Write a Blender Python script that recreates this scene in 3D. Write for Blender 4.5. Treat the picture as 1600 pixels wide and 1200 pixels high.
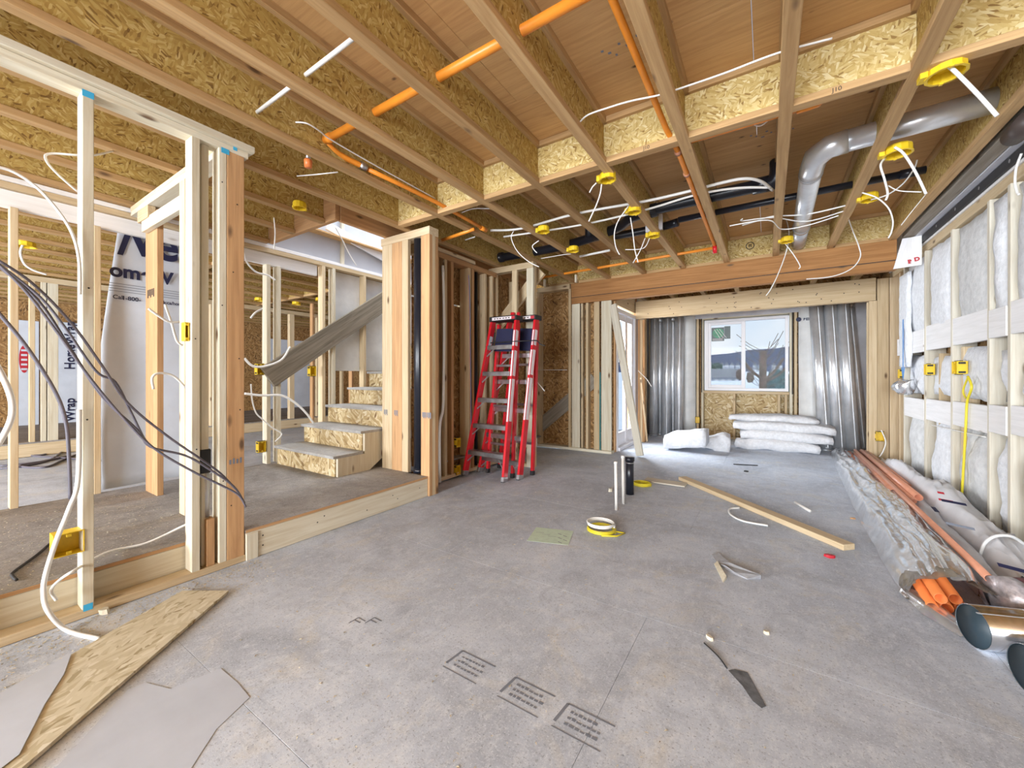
import bpy, bmesh, math, random
from mathutils import Vector, Matrix, noise
random.seed(7)
for o in list(bpy.data.objects): bpy.data.objects.remove(o, do_unlink=True)
scene = bpy.context.scene
COL = scene.collection
V = Vector

# ------------------------------------------------------------------ camera
F, V0, VPX, EYE = 616.0, 587.0, 1199.0, 1.10          # focal length px, horizon row, vanishing column, eye height m
YAW = math.atan((VPX - 800) / F); SN, CS = math.sin(YAW), math.cos(YAW)
cam = bpy.data.cameras.new('camera'); cam.sensor_width = 36; cam.lens = 36 * F / 1600
cam.shift_y = (V0 - 600) / 1600; cam.clip_start = 0.03; cam.clip_end = 3000
co = bpy.data.objects.new('camera', cam); COL.objects.link(co)
co.location = (0, 0, EYE); co.rotation_euler = (math.pi / 2, 0, YAW); scene.camera = co
scene.view_settings.view_transform = 'Standard'; scene.view_settings.look = 'None'
scene.view_settings.gamma = 1; scene.view_settings.use_curve_mapping = False
scene.view_settings.exposure = 0.0

# ------------------------------------------------------------------ sky
w = bpy.data.worlds.new('sky'); scene.world = w; w.use_nodes = True
nt = w.node_tree; nt.nodes.clear()
tc = nt.nodes.new('ShaderNodeTexCoord'); sp = nt.nodes.new('ShaderNodeSeparateXYZ'); nt.links.new(tc.outputs['Generated'], sp.inputs[0])
rp = nt.nodes.new('ShaderNodeValToRGB'); nt.links.new(sp.outputs['Z'], rp.inputs[0])
rp.color_ramp.elements[0].color = (0.78, 0.87, 0.96, 1); rp.color_ramp.elements[0].position = 0.0
rp.color_ramp.elements[1].color = (0.42, 0.66, 0.95, 1); rp.color_ramp.elements[1].position = 0.55
ns = nt.nodes.new('ShaderNodeTexNoise'); ns.inputs['Scale'].default_value = 3.5; ns.inputs['Detail'].default_value = 6
nt.links.new(tc.outputs['Generated'], ns.inputs['Vector'])
r2 = nt.nodes.new('ShaderNodeValToRGB'); r2.color_ramp.elements[0].position = 0.42; r2.color_ramp.elements[1].position = 0.66
nt.links.new(ns.outputs['Fac'], r2.inputs[0])
mx = nt.nodes.new('ShaderNodeMixRGB'); mx.inputs[2].default_value = (0.95, 0.97, 1.0, 1)
nt.links.new(r2.outputs[0], mx.inputs[0]); nt.links.new(rp.outputs[0], mx.inputs[1])
bg = nt.nodes.new('ShaderNodeBackground'); bg.inputs[1].default_value = 1.0; nt.links.new(mx.outputs[0], bg.inputs[0])
wo = nt.nodes.new('ShaderNodeOutputWorld'); nt.links.new(bg.outputs[0], wo.inputs[0])

# ------------------------------------------------------------------ daylight entering by the building's openings
def area(name, loc, aim, sx, sy, power, col=(0.88, 0.94, 1.0)):
    l = bpy.data.lights.new(name, 'AREA'); l.shape = 'RECTANGLE'; l.size = sx; l.size_y = sy; l.energy = power; l.color = col
    o = bpy.data.objects.new(name, l); COL.objects.link(o); o.location = loc
    o.rotation_euler = (V(aim) - V(loc)).to_track_quat('-Z', 'Y').to_euler()
    return o
area('daylight_rear_opening', (-0.65, -6.1, 1.35), (-0.65, 4, 1.3), 3.7, 2.3, 930)
area('daylight_front_unit_opening', (-6.4, -6.1, 1.35), (-6.3, 3, 1.2), 3.7, 2.3, 1000)
area('daylight_patio_door', (-2.5, 6.2, 1.2), (0.6, 5.0, 0.4), 1.0, 2.0, 165)
area('daylight_stairwell', (-3.7, 3.8, 4.9), (-3.7, 3.6, 2.0), 1.0, 2.4, 140)
sun = bpy.data.lights.new('sun', 'SUN'); sun.energy = 0.5; sun.angle = 0.03; sun.color = (1, 0.95, 0.87)
so = bpy.data.objects.new('sun', sun); COL.objects.link(so); so.location = (20, -10, 30); so.rotation_euler = (math.radians(50), 0, math.radians(25))

# ------------------------------------------------------------------ photo pixel -> place, on a known plane
def ray(u, v):
    a = (u - 800) / F; return V((-SN + a * CS, CS + a * SN, (V0 - v) / F))
def ZP(u, v, z): q = ray(u, v); return q * ((z - EYE) / q.z) + V((0, 0, EYE))
def XP(u, v, x): q = ray(u, v); return q * (x / q.x) + V((0, 0, EYE))
def YP(u, v, y): q = ray(u, v); return q * (y / q.y) + V((0, 0, EYE))

# ------------------------------------------------------------------ materials
MATS = {}
def new_mat(name):
    m = bpy.data.materials.new(name); m.use_nodes = True; MATS[name] = m
    n = m.node_tree; b = n.nodes['Principled BSDF']; return m, n, b
def N(n, t, **kw):
    x = n.nodes.new(t)
    for k, v in kw.items():
        if k in x.inputs: x.inputs[k].default_value = v
        else: setattr(x, k, v)
    return x
def ramp(n, src, stops):
    r = n.nodes.new('ShaderNodeValToRGB'); cr = r.color_ramp
    while len(cr.elements) < len(stops): cr.elements.new(0.5)
    for e, (p, c) in zip(cr.elements, stops): e.position = p; e.color = (*c, 1)
    n.links.new(src, r.inputs[0]); return r.outputs[0]
def coords(n, scale, rot=(0, 0, 0), rnd=True):
    t = n.nodes.new('ShaderNodeTexCoord'); v = t.outputs['Object']
    if rnd:
        oi = n.nodes.new('ShaderNodeObjectInfo'); ml = N(n, 'ShaderNodeMath', operation='MULTIPLY'); ml.inputs[1].default_value = 37.0
        n.links.new(oi.outputs['Random'], ml.inputs[0])
        ad = N(n, 'ShaderNodeVectorMath', operation='ADD'); n.links.new(v, ad.inputs[0]); n.links.new(ml.outputs[0], ad.inputs[1]); v = ad.outputs[0]
    if rot != (0, 0, 0):
        mr = n.nodes.new('ShaderNodeMapping'); mr.inputs['Rotation'].default_value = rot; n.links.new(v, mr.inputs[0]); v = mr.outputs[0]
    mp = n.nodes.new('ShaderNodeMapping'); mp.inputs['Scale'].default_value = scale
    n.links.new(v, mp.inputs[0]); return mp.outputs[0]
def mixc(n, fac, a, b, mode='MIX'):
    m = n.nodes.new('ShaderNodeMixRGB'); m.blend_type = mode
    for i, s in zip((0, 1, 2), (fac, a, b)):
        if isinstance(s, (int, float)): m.inputs[i].default_value = s
        elif isinstance(s, tuple): m.inputs[i].default_value = (*s, 1)
        else: n.links.new(s, m.inputs[i])
    return m.outputs[0]
def bump(n, b, src, strength, dist=0.004):
    bp = n.nodes.new('ShaderNodeBump'); bp.inputs['Strength'].default_value = strength; bp.inputs['Distance'].default_value = dist
    n.links.new(src, bp.inputs['Height']); n.links.new(bp.outputs[0], b.inputs['Normal'])
def wood(name, light, dark, knot=(0.16, 0.09, 0.045), vary=0.22):
    m, n, b = new_mat(name)
    c = coords(n, (26, 26, 1.3))
    nz = N(n, 'ShaderNodeTexNoise', Scale=1.6, Detail=5.0, Roughness=0.6, Distortion=0.6); n.links.new(c, nz.inputs['Vector'])
    col = ramp(n, nz.outputs['Fac'], [(0.32, dark), (0.62, light)])
    c2 = coords(n, (7, 7, 2.6)); vo = N(n, 'ShaderNodeTexVoronoi', Scale=1.0); n.links.new(c2, vo.inputs['Vector'])
    kf = ramp(n, vo.outputs['Distance'], [(0.05, (1, 1, 1)), (0.13, (0, 0, 0))])
    col = mixc(n, kf, col, knot)
    oi = n.nodes.new('ShaderNodeObjectInfo')
    br = ramp(n, oi.outputs['Random'], [(0, (1 - vary, 1 - vary * 1.15, 1 - vary * 1.4)), (1, (1.0, 1.0, 1.0))])
    col = mixc(n, 1.0, col, br, 'MULTIPLY')
    n.links.new(col, b.inputs['Base Color']); b.inputs['Roughness'].default_value = 0.75
    bump(n, b, nz.outputs['Fac'], 0.15, 0.002); return m
WP = wood('spruce_lumber', (0.74, 0.60, 0.40), (0.60, 0.45, 0.27))
WW = wood('pale_spruce_lumber', (0.74, 0.69, 0.56), (0.62, 0.54, 0.39), vary=0.12)
WO = wood('fir_lumber', (0.62, 0.37, 0.18), (0.47, 0.26, 0.12))
WB = wood('fir_beam_lumber', (0.42, 0.20, 0.065), (0.29, 0.125, 0.035))
WF = wood('flange_lumber', (0.60, 0.39, 0.185), (0.45, 0.27, 0.115))
WR = wood('dusty_pale_lumber', (0.74, 0.70, 0.60), (0.60, 0.54, 0.43), vary=0.12)
WG = wood('weathered_grey_lumber', (0.40, 0.36, 0.31), (0.25, 0.22, 0.18))
WD = wood('dark_weathered_plank', (0.30, 0.26, 0.205), (0.16, 0.135, 0.10))
WT = wood('whitewashed_lumber', (0.90, 0.89, 0.90), (0.80, 0.79, 0.79), knot=(0.5, 0.45, 0.42), vary=0.08)
def osb(name, cols, sc=1.0, rough=0.8, flat=False):
    m, n, b = new_mat(name)
    outs = []
    for i, (a, s) in enumerate(((0.35, (20, 85, 24)), (1.35, (20, 85, 26)), (-0.6, (20, 80, 22)))):
        c = coords(n, tuple(k * sc for k in ((s[2], s[1], s[0]) if flat else s)), (0, 0, a * .35 + .95) if flat else (a, 0, 0))
        nz = N(n, 'ShaderNodeTexNoise', Scale=1.2, Detail=2.0); n.links.new(c, nz.inputs['Vector'])
        cc = mixc(n, 0.14, c, nz.outputs['Color'], 'ADD')
        vo = N(n, 'ShaderNodeTexVoronoi', Scale=1.0); n.links.new(cc, vo.inputs['Vector'])
        sx = n.nodes.new('ShaderNodeSeparateXYZ'); n.links.new(vo.outputs['Color'], sx.inputs[0])
        outs.append((sx.outputs[0], sx.outputs[1]))
    c = coords(n, (9 * sc, 9 * sc, 9 * sc)); pk = N(n, 'ShaderNodeTexVoronoi', Scale=2.2); n.links.new(c, pk.inputs['Vector'])
    sp2 = n.nodes.new('ShaderNodeSeparateXYZ'); n.links.new(pk.outputs['Color'], sp2.inputs[0])
    f1 = ramp(n, sp2.outputs[0], [(0.36, (0, 0, 0)), (0.40, (1, 1, 1))]); f2 = ramp(n, sp2.outputs[1], [(0.56, (0, 0, 0)), (0.6, (1, 1, 1))])
    v = mixc(n, f2, mixc(n, f1, outs[0][0], outs[1][0]), outs[2][0])
    col = ramp(n, v, [(0.0, cols[0]), (0.12, cols[1]), (0.5, cols[2]), (0.8, cols[3]), (1.0, cols[4])])
    n.links.new(col, b.inputs['Base Color']); b.inputs['Roughness'].default_value = rough
    bump(n, b, v, 0.25, 0.002); return m
OSB_W = osb('osb_web', [(0.20, 0.105, 0.025), (0.39, 0.245, 0.060), (0.48, 0.32, 0.085), (0.54, 0.39, 0.125), (0.64, 0.50, 0.21)], 1.35)
OSB_L = osb('osb_light', [(0.27, 0.15, 0.04), (0.50, 0.34, 0.11), (0.60, 0.44, 0.165), (0.67, 0.53, 0.24), (0.76, 0.65, 0.37)], 1.35)
OSB_D = osb('osb_sheathing', [(0.10, 0.05, 0.018), (0.22, 0.11, 0.035), (0.32, 0.17, 0.055), (0.42, 0.24, 0.09), (0.52, 0.33, 0.15)], 0.8)
OSB_P = osb('osb_offcut', [(0.34, 0.27, 0.15), (0.55, 0.48, 0.32), (0.63, 0.57, 0.42), (0.67, 0.61, 0.46), (0.74, 0.69, 0.56)], 0.9, flat=True)
OSB_Z = osb('osb_riser', [(0.22, 0.13, 0.055), (0.42, 0.29, 0.13), (0.56, 0.42, 0.22), (0.66, 0.54, 0.32), (0.76, 0.67, 0.48)], 0.6)
def ply(name, light, dark):
    m, n, b = new_mat(name)
    c = coords(n, (1, 14, 0.9)); nz = N(n, 'ShaderNodeTexNoise', Scale=2.2, Detail=6.0, Roughness=0.65, Distortion=1.2); n.links.new(c, nz.inputs['Vector'])
    col = ramp(n, nz.outputs['Fac'], [(0.3, dark), (0.65, light)])
    c2 = coords(n, (1, 5.5, 3.2)); vo = N(n, 'ShaderNodeTexVoronoi', Scale=1.3); n.links.new(c2, vo.inputs['Vector'])
    kf = ramp(n, vo.outputs['Distance'], [(0.03, (1, 1, 1)), (0.10, (0, 0, 0))])
    col = mixc(n, kf, col, (0.10, 0.045, 0.02))
    n.links.new(col, b.inputs['Base Color']); b.inputs['Roughness'].default_value = 0.7; return m
PLY = ply('plywood_ceiling', (0.66, 0.40, 0.17), (0.52, 0.29, 0.11))
def dusty(name, base, dark, dust, warm):
    m, n, b = new_mat(name)
    t = n.nodes.new('ShaderNodeTexCoord'); g = n.nodes.new('ShaderNodeNewGeometry'); P = g.outputs['Position']
    def nz(scale, detail, rough=0.6, sc=(1, 1, 1), dist=0.0):
        mp = n.nodes.new('ShaderNodeMapping'); mp.inputs['Scale'].default_value = sc; n.links.new(P, mp.inputs[0])
        x = N(n, 'ShaderNodeTexNoise', Scale=scale, Detail=detail, Roughness=rough, Distortion=dist); n.links.new(mp.outputs[0], x.inputs['Vector']); return x.outputs['Fac']
    big = nz(1.5, 8, 0.65, dist=0.6)
    col = ramp(n, big, [(0.30, dark), (0.56, base), (0.78, dust)])
    col = mixc(n, ramp(n, nz(2.6, 9, 0.75, dist=1.0), [(0.52, (0, 0, 0)), (0.70, (0.75, 0.75, 0.75))]), col, warm)
    col = mixc(n, ramp(n, nz(9.0, 6, 0.7, (0.35, 1.6, 1), 0.8), [(0.30, (0.45, 0.45, 0.45)), (0.45, (0, 0, 0))]), col, dark)
    col = mixc(n, ramp(n, nz(5.5, 10, 0.8, dist=1.6), [(0.36, (0.55, 0.55, 0.55)), (0.50, (0, 0, 0))]), col, dark)
    col = mixc(n, ramp(n, nz(22, 8, 0.85, (1, .55, 1)), [(0.50, (0, 0, 0)), (0.66, (0.7, 0.7, 0.7))]), col, dust)
    spk = nz(150, 3, 0.8)
    col = mixc(n, ramp(n, spk, [(0.55, (0, 0, 0)), (0.66, (0.85, 0.85, 0.85))]), col, dust)
    col = mixc(n, ramp(n, nz(95, 3, 0.8), [(0.34, (0.8, 0.8, 0.8)), (0.43, (0, 0, 0))]), col, (dark[0] * .7, dark[1] * .7, dark[2] * .7))
    n.links.new(col, b.inputs['Base Color']); b.inputs['Roughness'].default_value = 0.85
    bump(n, b, spk, 0.2, 0.002); return m
FLOOR = dusty('dusty_subfloor', (0.57, 0.63, 0.74), (0.36, 0.40, 0.48), (0.76, 0.80, 0.87), (0.64, 0.62, 0.57))
DECK = dusty('dusty_platform_deck', (0.30, 0.28, 0.27), (0.17, 0.15, 0.135), (0.42, 0.40, 0.37), (0.36, 0.31, 0.24))
TREAD = dusty('dusty_stair_tread', (0.40, 0.39, 0.38), (0.30, 0.29, 0.28), (0.55, 0.53, 0.50), (0.42, 0.37, 0.30))
def plain(name, col, rough=0.5, metal=0.0, spec=0.5, nz=None, alpha=None):
    m, n, b = new_mat(name)
    b.inputs['Base Color'].default_value = (*col, 1); b.inputs['Roughness'].default_value = rough; b.inputs['Metallic'].default_value = metal
    b.inputs['Specular IOR Level'].default_value = spec
    if nz:
        sc, amt, bs = nz
        c = coords(n, (1, 1, 1)); x = N(n, 'ShaderNodeTexNoise', Scale=sc, Detail=5.0, Roughness=0.6); n.links.new(c, x.inputs['Vector'])
        lo = tuple(k * (1 - amt) for k in col); hi = tuple(min(1, k * (1 + amt * .5)) for k in col)
        n.links.new(ramp(n, x.outputs['Fac'], [(0.3, lo), (0.7, hi)]), b.inputs['Base Color'])
        if bs: bump(n, b, x.outputs['Fac'], bs, 0.01)
    if alpha is not None:
        tr = n.nodes.new('ShaderNodeBsdfTransparent'); ms = n.nodes.new('ShaderNodeMixShader'); ms.inputs[0].default_value = alpha
        n.links.new(tr.outputs[0], ms.inputs[1]); n.links.new(b.outputs[0], ms.inputs[2])
        n.links.new(ms.outputs[0], n.nodes['Material Output'].inputs['Surface'])
    return m
YEL = plain('yellow_plastic', (0.82, 0.56, 0.02), 0.4, nz=(20, .15, 0))
YELW = plain('yellow_cable', (0.70, 0.58, 0.03), 0.4)
ORG = plain('orange_cpvc', (0.88, 0.30, 0.03), 0.35, nz=(9, .12, 0))
COP = plain('salmon_pipe', (0.60, 0.27, 0.17), 0.35, nz=(9, .12, 0))
ORD = plain('orange_pipe_bundle', (0.68, 0.19, 0.05), 0.4)
ABS = plain('black_abs', (0.012, 0.014, 0.022), 0.28)
BLK = plain('black_rubber', (0.02, 0.02, 0.022), 0.6)
WIRE = plain('white_cable', (0.82, 0.81, 0.78), 0.45)
PEX = plain('white_pex', (0.84, 0.82, 0.78), 0.35)
GRYW = plain('grey_cable', (0.13, 0.12, 0.15), 0.45)
RED = plain('red_fibreglass', (0.62, 0.012, 0.022), 0.32)
ALU = plain('aluminium', (0.58, 0.58, 0.60), 0.35, 1.0, nz=(14, .25, 0))
GALV = plain('galvanised_steel', (0.80, 0.82, 0.85), 0.30, 0.62, nz=(5, .18, 0.06))
GALVD = plain('galvanised_steel_dull', (0.58, 0.60, 0.63), 0.42, 0.6, nz=(5, .25, 0))
DUCTEND = plain('dark_duct_inside', (0.03, 0.05, 0.065), 0.5)  # darkness of the duct hollow put into the colour
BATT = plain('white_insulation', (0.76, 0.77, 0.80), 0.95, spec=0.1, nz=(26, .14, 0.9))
BATTG = plain('grey_glass_wool', (0.66, 0.66, 0.66), 0.95, spec=0.1, nz=(18, .18, 0.9))  # greyer insulation tone for some of the bays
WRAP = plain('house_wrap', (0.64, 0.68, 0.76), 0.55, nz=(2.2, .13, 0.5))
POLY = plain('grey_vapour_sheet', (0.60, 0.61, 0.66), 0.4, nz=(3, .2, 0.35))
POLYL = plain('white_vapour_sheet', (0.70, 0.70, 0.69), 0.4, nz=(4, .14, 0.35))
SHINY = plain('bright_tin', (0.80, 0.81, 0.83), 0.16, 1.0, nz=(4, .2, 0.05))
POLYD = plain('thin_grey_plastic', (0.44, 0.45, 0.48), 0.3, nz=(20, .3, 0.5), alpha=0.85)
CLEAR = plain('clear_plastic_wrap', (0.84, 0.86, 0.90), 0.20, 0.75, spec=1.0, nz=(16, .25, 0.3), alpha=0.96)
DIRTY = plain('dirty_plastic_wrap', (0.30, 0.26, 0.20), 0.25, spec=0.7, nz=(9, .4, 0.8), alpha=0.8)
BAG = plain('white_plastic_bag', (0.70, 0.70, 0.73), 0.35, nz=(5, .12, 0.4))
PAPER = plain('grey_paper', (0.55, 0.60, 0.70), 0.6, nz=(3, .12, 0.1))
GREENP = plain('pale_green_paper', (0.62, 0.76, 0.62), 0.8, nz=(30, .10, 0))
VINYL = plain('white_vinyl', (0.80, 0.79, 0.82), 0.4)
NAVY = plain('navy_print', (0.012, 0.014, 0.055), 0.6)
INK = plain('black_ink', (0.03, 0.027, 0.025), 0.8)
INKG = plain('faded_grey_ink', (0.20, 0.22, 0.27), 0.85)
REDINK = plain('red_print', (0.50, 0.02, 0.035), 0.6)
BLUEINK = plain('blue_chalk', (0.05, 0.42, 0.72), 0.8)
BLUEB = plain('blue_paint', (0.10, 0.28, 0.62), 0.6)
STICK = plain('white_sticker', (0.80, 0.72, 0.74), 0.5)
PURP = plain('purple_primer', (0.28, 0.06, 0.30), 0.5)
GRNST = plain('green_sticker', (0.03, 0.30, 0.14), 0.4, nz=(14, .6, 0))
DRKST = plain('dark_sticker', (0.06, 0.09, 0.09), 0.4)
SNOW = plain('snow', (0.86, 0.89, 0.94), 0.9, nz=(0.4, .06, 0))
HILL = plain('blue_hill_forest', (0.055, 0.075, 0.16), 1.0, nz=(0.09, .5, 0))
BARK = plain('tree_bark', (0.15, 0.10, 0.07), 0.9, nz=(6, .4, 0))
SHING = plain('grey_shingles', (0.24, 0.25, 0.27), 0.9, nz=(6, .2, 0))
SIDING = plain('grey_siding', (0.22, 0.25, 0.32), 0.8)
HWHITE = plain('white_siding', (0.72, 0.74, 0.78), 0.8)
GRNB = plain('dark_spruce', (0.035, 0.08, 0.055), 0.9, nz=(8, .5, 0))
TEAL = plain('teal_hedge', (0.07, 0.16, 0.17), 0.9, nz=(5, .5, 0))
DRYW = plain('grey_drywall', (0.55, 0.56, 0.60), 0.9, nz=(4, .06, 0))
CONC = plain('dark_room_wall', (0.30, 0.20, 0.11), 0.9, nz=(4, .2, 0))
m, n, b = new_mat('window_glass'); GLASS = m
tr = n.nodes.new('ShaderNodeBsdfTransparent'); gl = N(n, 'ShaderNodeBsdfGlossy', Roughness=0.02); ms = n.nodes.new('ShaderNodeMixShader'); ms.inputs[0].default_value = 0.002
n.links.new(tr.outputs[0], ms.inputs[1]); n.links.new(gl.outputs[0], ms.inputs[2]); n.links.new(ms.outputs[0], n.nodes['Material Output'].inputs['Surface'])

# ------------------------------------------------------------------ object helpers
def link(name, mesh, parent=None, loc=None, rot=None):
    o = bpy.data.objects.new(name, mesh); COL.objects.link(o)
    mw = Matrix.Translation(V(loc) if loc is not None else V((0, 0, 0)))
    if rot is not None: mw = mw @ rot.to_4x4()
    o.matrix_basis = mw
    if parent is not None:
        o.parent = parent; o.matrix_parent_inverse = WM[parent.name].inverted()
    WM[o.name] = mw
    return o
WM = {}
def tag(o, label=None, cat=None, group=None, kind=None):
    if label: o['label'] = label
    if cat: o['category'] = cat
    if group: o['group'] = group
    if kind: o['kind'] = kind
    return o
def thing(name, label, cat, loc=(0, 0, 0), group=None, kind=None):
    return tag(link(name, None, None, loc), label, cat, group, kind)
BOXC = {}
def box_mesh(a, bb, l, mat, bev=0.0025):
    key = (round(a, 3), round(bb, 3), round(l, 3), mat.name, bev)
    if key in BOXC: return BOXC[key]
    bm = bmesh.new(); bmesh.ops.create_cube(bm, size=1); bmesh.ops.scale(bm, vec=(a, bb, l), verts=bm.verts)
    if bev: bmesh.ops.bevel(bm, geom=bm.edges[:], offset=min(bev, a * .3), segments=1, affect='EDGES')
    me = bpy.data.meshes.new('board'); bm.to_mesh(me); bm.free(); me.materials.append(mat); BOXC[key] = me; return me
def slab(name, parent, x, y, z, mat, bev=0.0025):
    """axis-aligned board given by its ranges; local z runs along its length, local x through its thickness"""
    c = V(((x[0] + x[1]) / 2, (y[0] + y[1]) / 2, (z[0] + z[1]) / 2)); s = [abs(x[1] - x[0]), abs(y[1] - y[0]), abs(z[1] - z[0])]
    ax = sorted(range(3), key=lambda i: s[i]); E = [V((1, 0, 0)), V((0, 1, 0)), V((0, 0, 1))]
    a, bb, l = (E[i].copy() for i in ax)
    if a.cross(bb).dot(l) < 0: a = -a
    R = Matrix((a, bb, l)).transposed()
    return link(name, box_mesh(s[ax[0]], s[ax[1]], s[ax[2]], mat, bev), parent, c, R)
def plank(name, parent, p0, p1, thick, wide, tdir, mat, bev=0.0025):
    """board from p0 to p1, its thickness along tdir"""
    p0, p1 = V(p0), V(p1); l = (p1 - p0); L = l.length; l.normalize(); t = V(tdir); t = (t - l * t.dot(l)).normalized(); wd = l.cross(t)
    R = Matrix((t, wd, l)).transposed()
    return link(name, box_mesh(thick, wide, L, mat, bev), parent, (p0 + p1) / 2, R)
def mesh_obj(name, verts, faces, mat, parent=None, smooth=False, loc=None):
    me = bpy.data.meshes.new(name); L = V(loc) if loc is not None else V((0, 0, 0))
    me.from_pydata([tuple(V(v) - L) for v in verts], [], faces)
    for mm in (mat if isinstance(mat, (list, tuple)) else [mat]): me.materials.append(mm)
    if smooth:
        for p in me.polygons: p.use_smooth = True
    bm = bmesh.new(); bm.from_mesh(me); bmesh.ops.recalc_face_normals(bm, faces=bm.faces); bm.to_mesh(me); bm.free()
    return link(name, me, parent, L)
def smooth_path(pts, k=6):
    pts = [V(p) for p in pts]
    if len(pts) < 3 or k < 2: return pts
    out = []
    for i in range(len(pts) - 1):
        a = pts[max(i - 1, 0)]; b1 = pts[i]; c1 = pts[i + 1]; d = pts[min(i + 2, len(pts) - 1)]
        for j in range(k):
            t = j / k; out.append(0.5 * ((2 * b1) + (c1 - a) * t + (2 * a - 5 * b1 + 4 * c1 - d) * t * t + (3 * b1 - a - 3 * c1 + d) * t ** 3))
    out.append(pts[-1]); return out
def sweep(path, r, sides=8, cap=True):
    vs, fs = [], []; n = len(path); x = None
    for i, p in enumerate(path):
        d = (path[min(i + 1, n - 1)] - path[max(i - 1, 0)])
        d = d.normalized() if d.length > 1e-9 else V((0, 0, 1))
        x = d.orthogonal().normalized() if x is None else (x - d * x.dot(d)).normalized()
        y = d.cross(x); rr = r[i] if isinstance(r, (list, tuple)) else r
        for k in range(sides):
            a = 2 * math.pi * k / sides; vs.append(p + x * (rr * math.cos(a)) + y * (rr * math.sin(a)))
    for i in range(n - 1):
        for k in range(sides):
            k2 = (k + 1) % sides; fs.append((i * sides + k, i * sides + k2, (i + 1) * sides + k2, (i + 1) * sides + k))
    if cap:
        fs.append(tuple(range(sides))[::-1]); fs.append(tuple((n - 1) * sides + k for k in range(sides)))
    return vs, fs
def tube(name, pts, r, mat, parent=None, label=None, cat=None, group=None, k=6, sides=8):
    path = smooth_path(pts, k); vs, fs = sweep(path, r, sides)
    c = path[len(path) // 2]
    o = mesh_obj(name, vs, fs, mat, parent, True, c if parent is None else path[0])
    if label: tag(o, label, cat, group)
    return o
def pipe_hollow(name, p0, p1, r, t, mat, parent=None, inner=None, sides=20):
    """open-ended pipe with wall thickness t"""
    p0, p1 = V(p0), V(p1); d = (p1 - p0).normalized(); x = d.orthogonal().normalized(); y = d.cross(x); vs = []; fs = []
    for (p, rr) in ((p0, r), (p1, r), (p1, r - t), (p0, r - t)):
        for k in range(sides):
            a = 2 * math.pi * k / sides; vs.append(p + x * rr * math.cos(a) + y * rr * math.sin(a))
    mi = []
    for s in range(4):
        for k in range(sides):
            k2 = (k + 1) % sides; s2 = (s + 1) % 4; fs.append((s * sides + k, s * sides + k2, s2 * sides + k2, s2 * sides + k)); mi.append(1 if (s == 2 and inner) else 0)
    me = bpy.data.meshes.new(name); c = p0; me.from_pydata([tuple(v - c) for v in vs], [], fs); me.materials.append(mat)
    if inner: me.materials.append(inner)
    for p, q in zip(me.polygons, mi): p.material_index = q; p.use_smooth = True
    return link(name, me, parent, c)
def disc_print(name, parent, center, nrm, r, mat, sides=20, ry=None, updir=(0, 0, 1)):
    nrm = V(nrm).normalized(); u = V(updir); u = (u - nrm * u.dot(nrm)).normalized(); x = u.cross(nrm); ry = ry or r
    vs = [V(center) + x * r * math.cos(2 * math.pi * k / sides) + u * ry * math.sin(2 * math.pi * k / sides) for k in range(sides)]
    return mesh_obj(name, vs, [tuple(range(sides))], mat, parent, False, center)
def text(name, parent, s, pos, right, up, size, mat, bold=0.0, align='LEFT', sx=1.0):
    cu = bpy.data.curves.new('t', 'FONT'); cu.body = s; cu.size = size; cu.align_x = align; cu.offset = bold
    to = bpy.data.objects.new('t', cu); COL.objects.link(to); dg = bpy.context.evaluated_depsgraph_get(); dg.update()
    me = bpy.data.meshes.new_from_object(to.evaluated_get(dg)); bpy.data.objects.remove(to, do_unlink=True)
    me.materials.clear(); me.materials.append(mat)
    r = V(right).normalized(); u = V(up); u = (u - r * u.dot(r)).normalized(); nn = r.cross(u)
    for v in me.vertices: v.co.x *= sx
    return link(name, me, parent, pos, Matrix((r, u, nn)).transposed())
def pillow(name, parent, x, y, z, mat, puff=0.03, rough=0.012, res=0.07, seed=0, axis=None, shape=None):
    """fluffy batt: a subdivided box with bulging, uneven faces"""
    s = V((x[1] - x[0], y[1] - y[0], z[1] - z[0])); c = V((x[0] + x[1], y[0] + y[1], z[0] + z[1])) / 2
    n = [max(2, min(16, int(s[i] / res))) for i in range(3)]; idx = {}; vs = []; fs = []
    def vid(i, j, k):
        if (i, j, k) not in idx:
            p = V((i / n[0] - .5, j / n[1] - .5, k / n[2] - .5)); e = [1 - (2 * abs(q)) ** 4 for q in p]
            q = V((p.x * s.x, p.y * s.y, p.z * s.z)); t = min(range(3), key=lambda a: s[a])
            m2 = e[(t + 1) % 3] * e[(t + 2) % 3]; q[t] += (1 if p[t] > 0 else -1) * puff * (m2 - 0.45) * (2 * abs(p[t]))
            for a in range(3):
                if a != t: q[a] *= 1 - 0.02 * (2 * abs(p[t])) ** 2
            nv = noise.noise_vector((q + c) * 5.0 + V((seed * 3.1, 0, seed))) * rough + noise.noise_vector((q + c) * 17 + V((seed, 2, 0))) * rough * .45
            q = q + nv
            if shape: q = shape(q, s)
            idx[(i, j, k)] = len(vs); vs.append(q + c)
        return idx[(i, j, k)]
    for a in range(3):
        b1, c1 = (a + 1) % 3, (a + 2) % 3
        for side in (0, n[a]):
            for i in range(n[b1]):
                for j in range(n[c1]):
                    q = []
                    for di, dj in ((0, 0), (1, 0), (1, 1), (0, 1)):
                        t = [0, 0, 0]; t[a] = side; t[b1] = i + di; t[c1] = j + dj; q.append(vid(*t))
                    fs.append(tuple(q))
    return mesh_obj(name, vs, fs, mat, parent, True, c)
CEIL = 2.468; JD = 0.302; TOP = CEIL + JD

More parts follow.
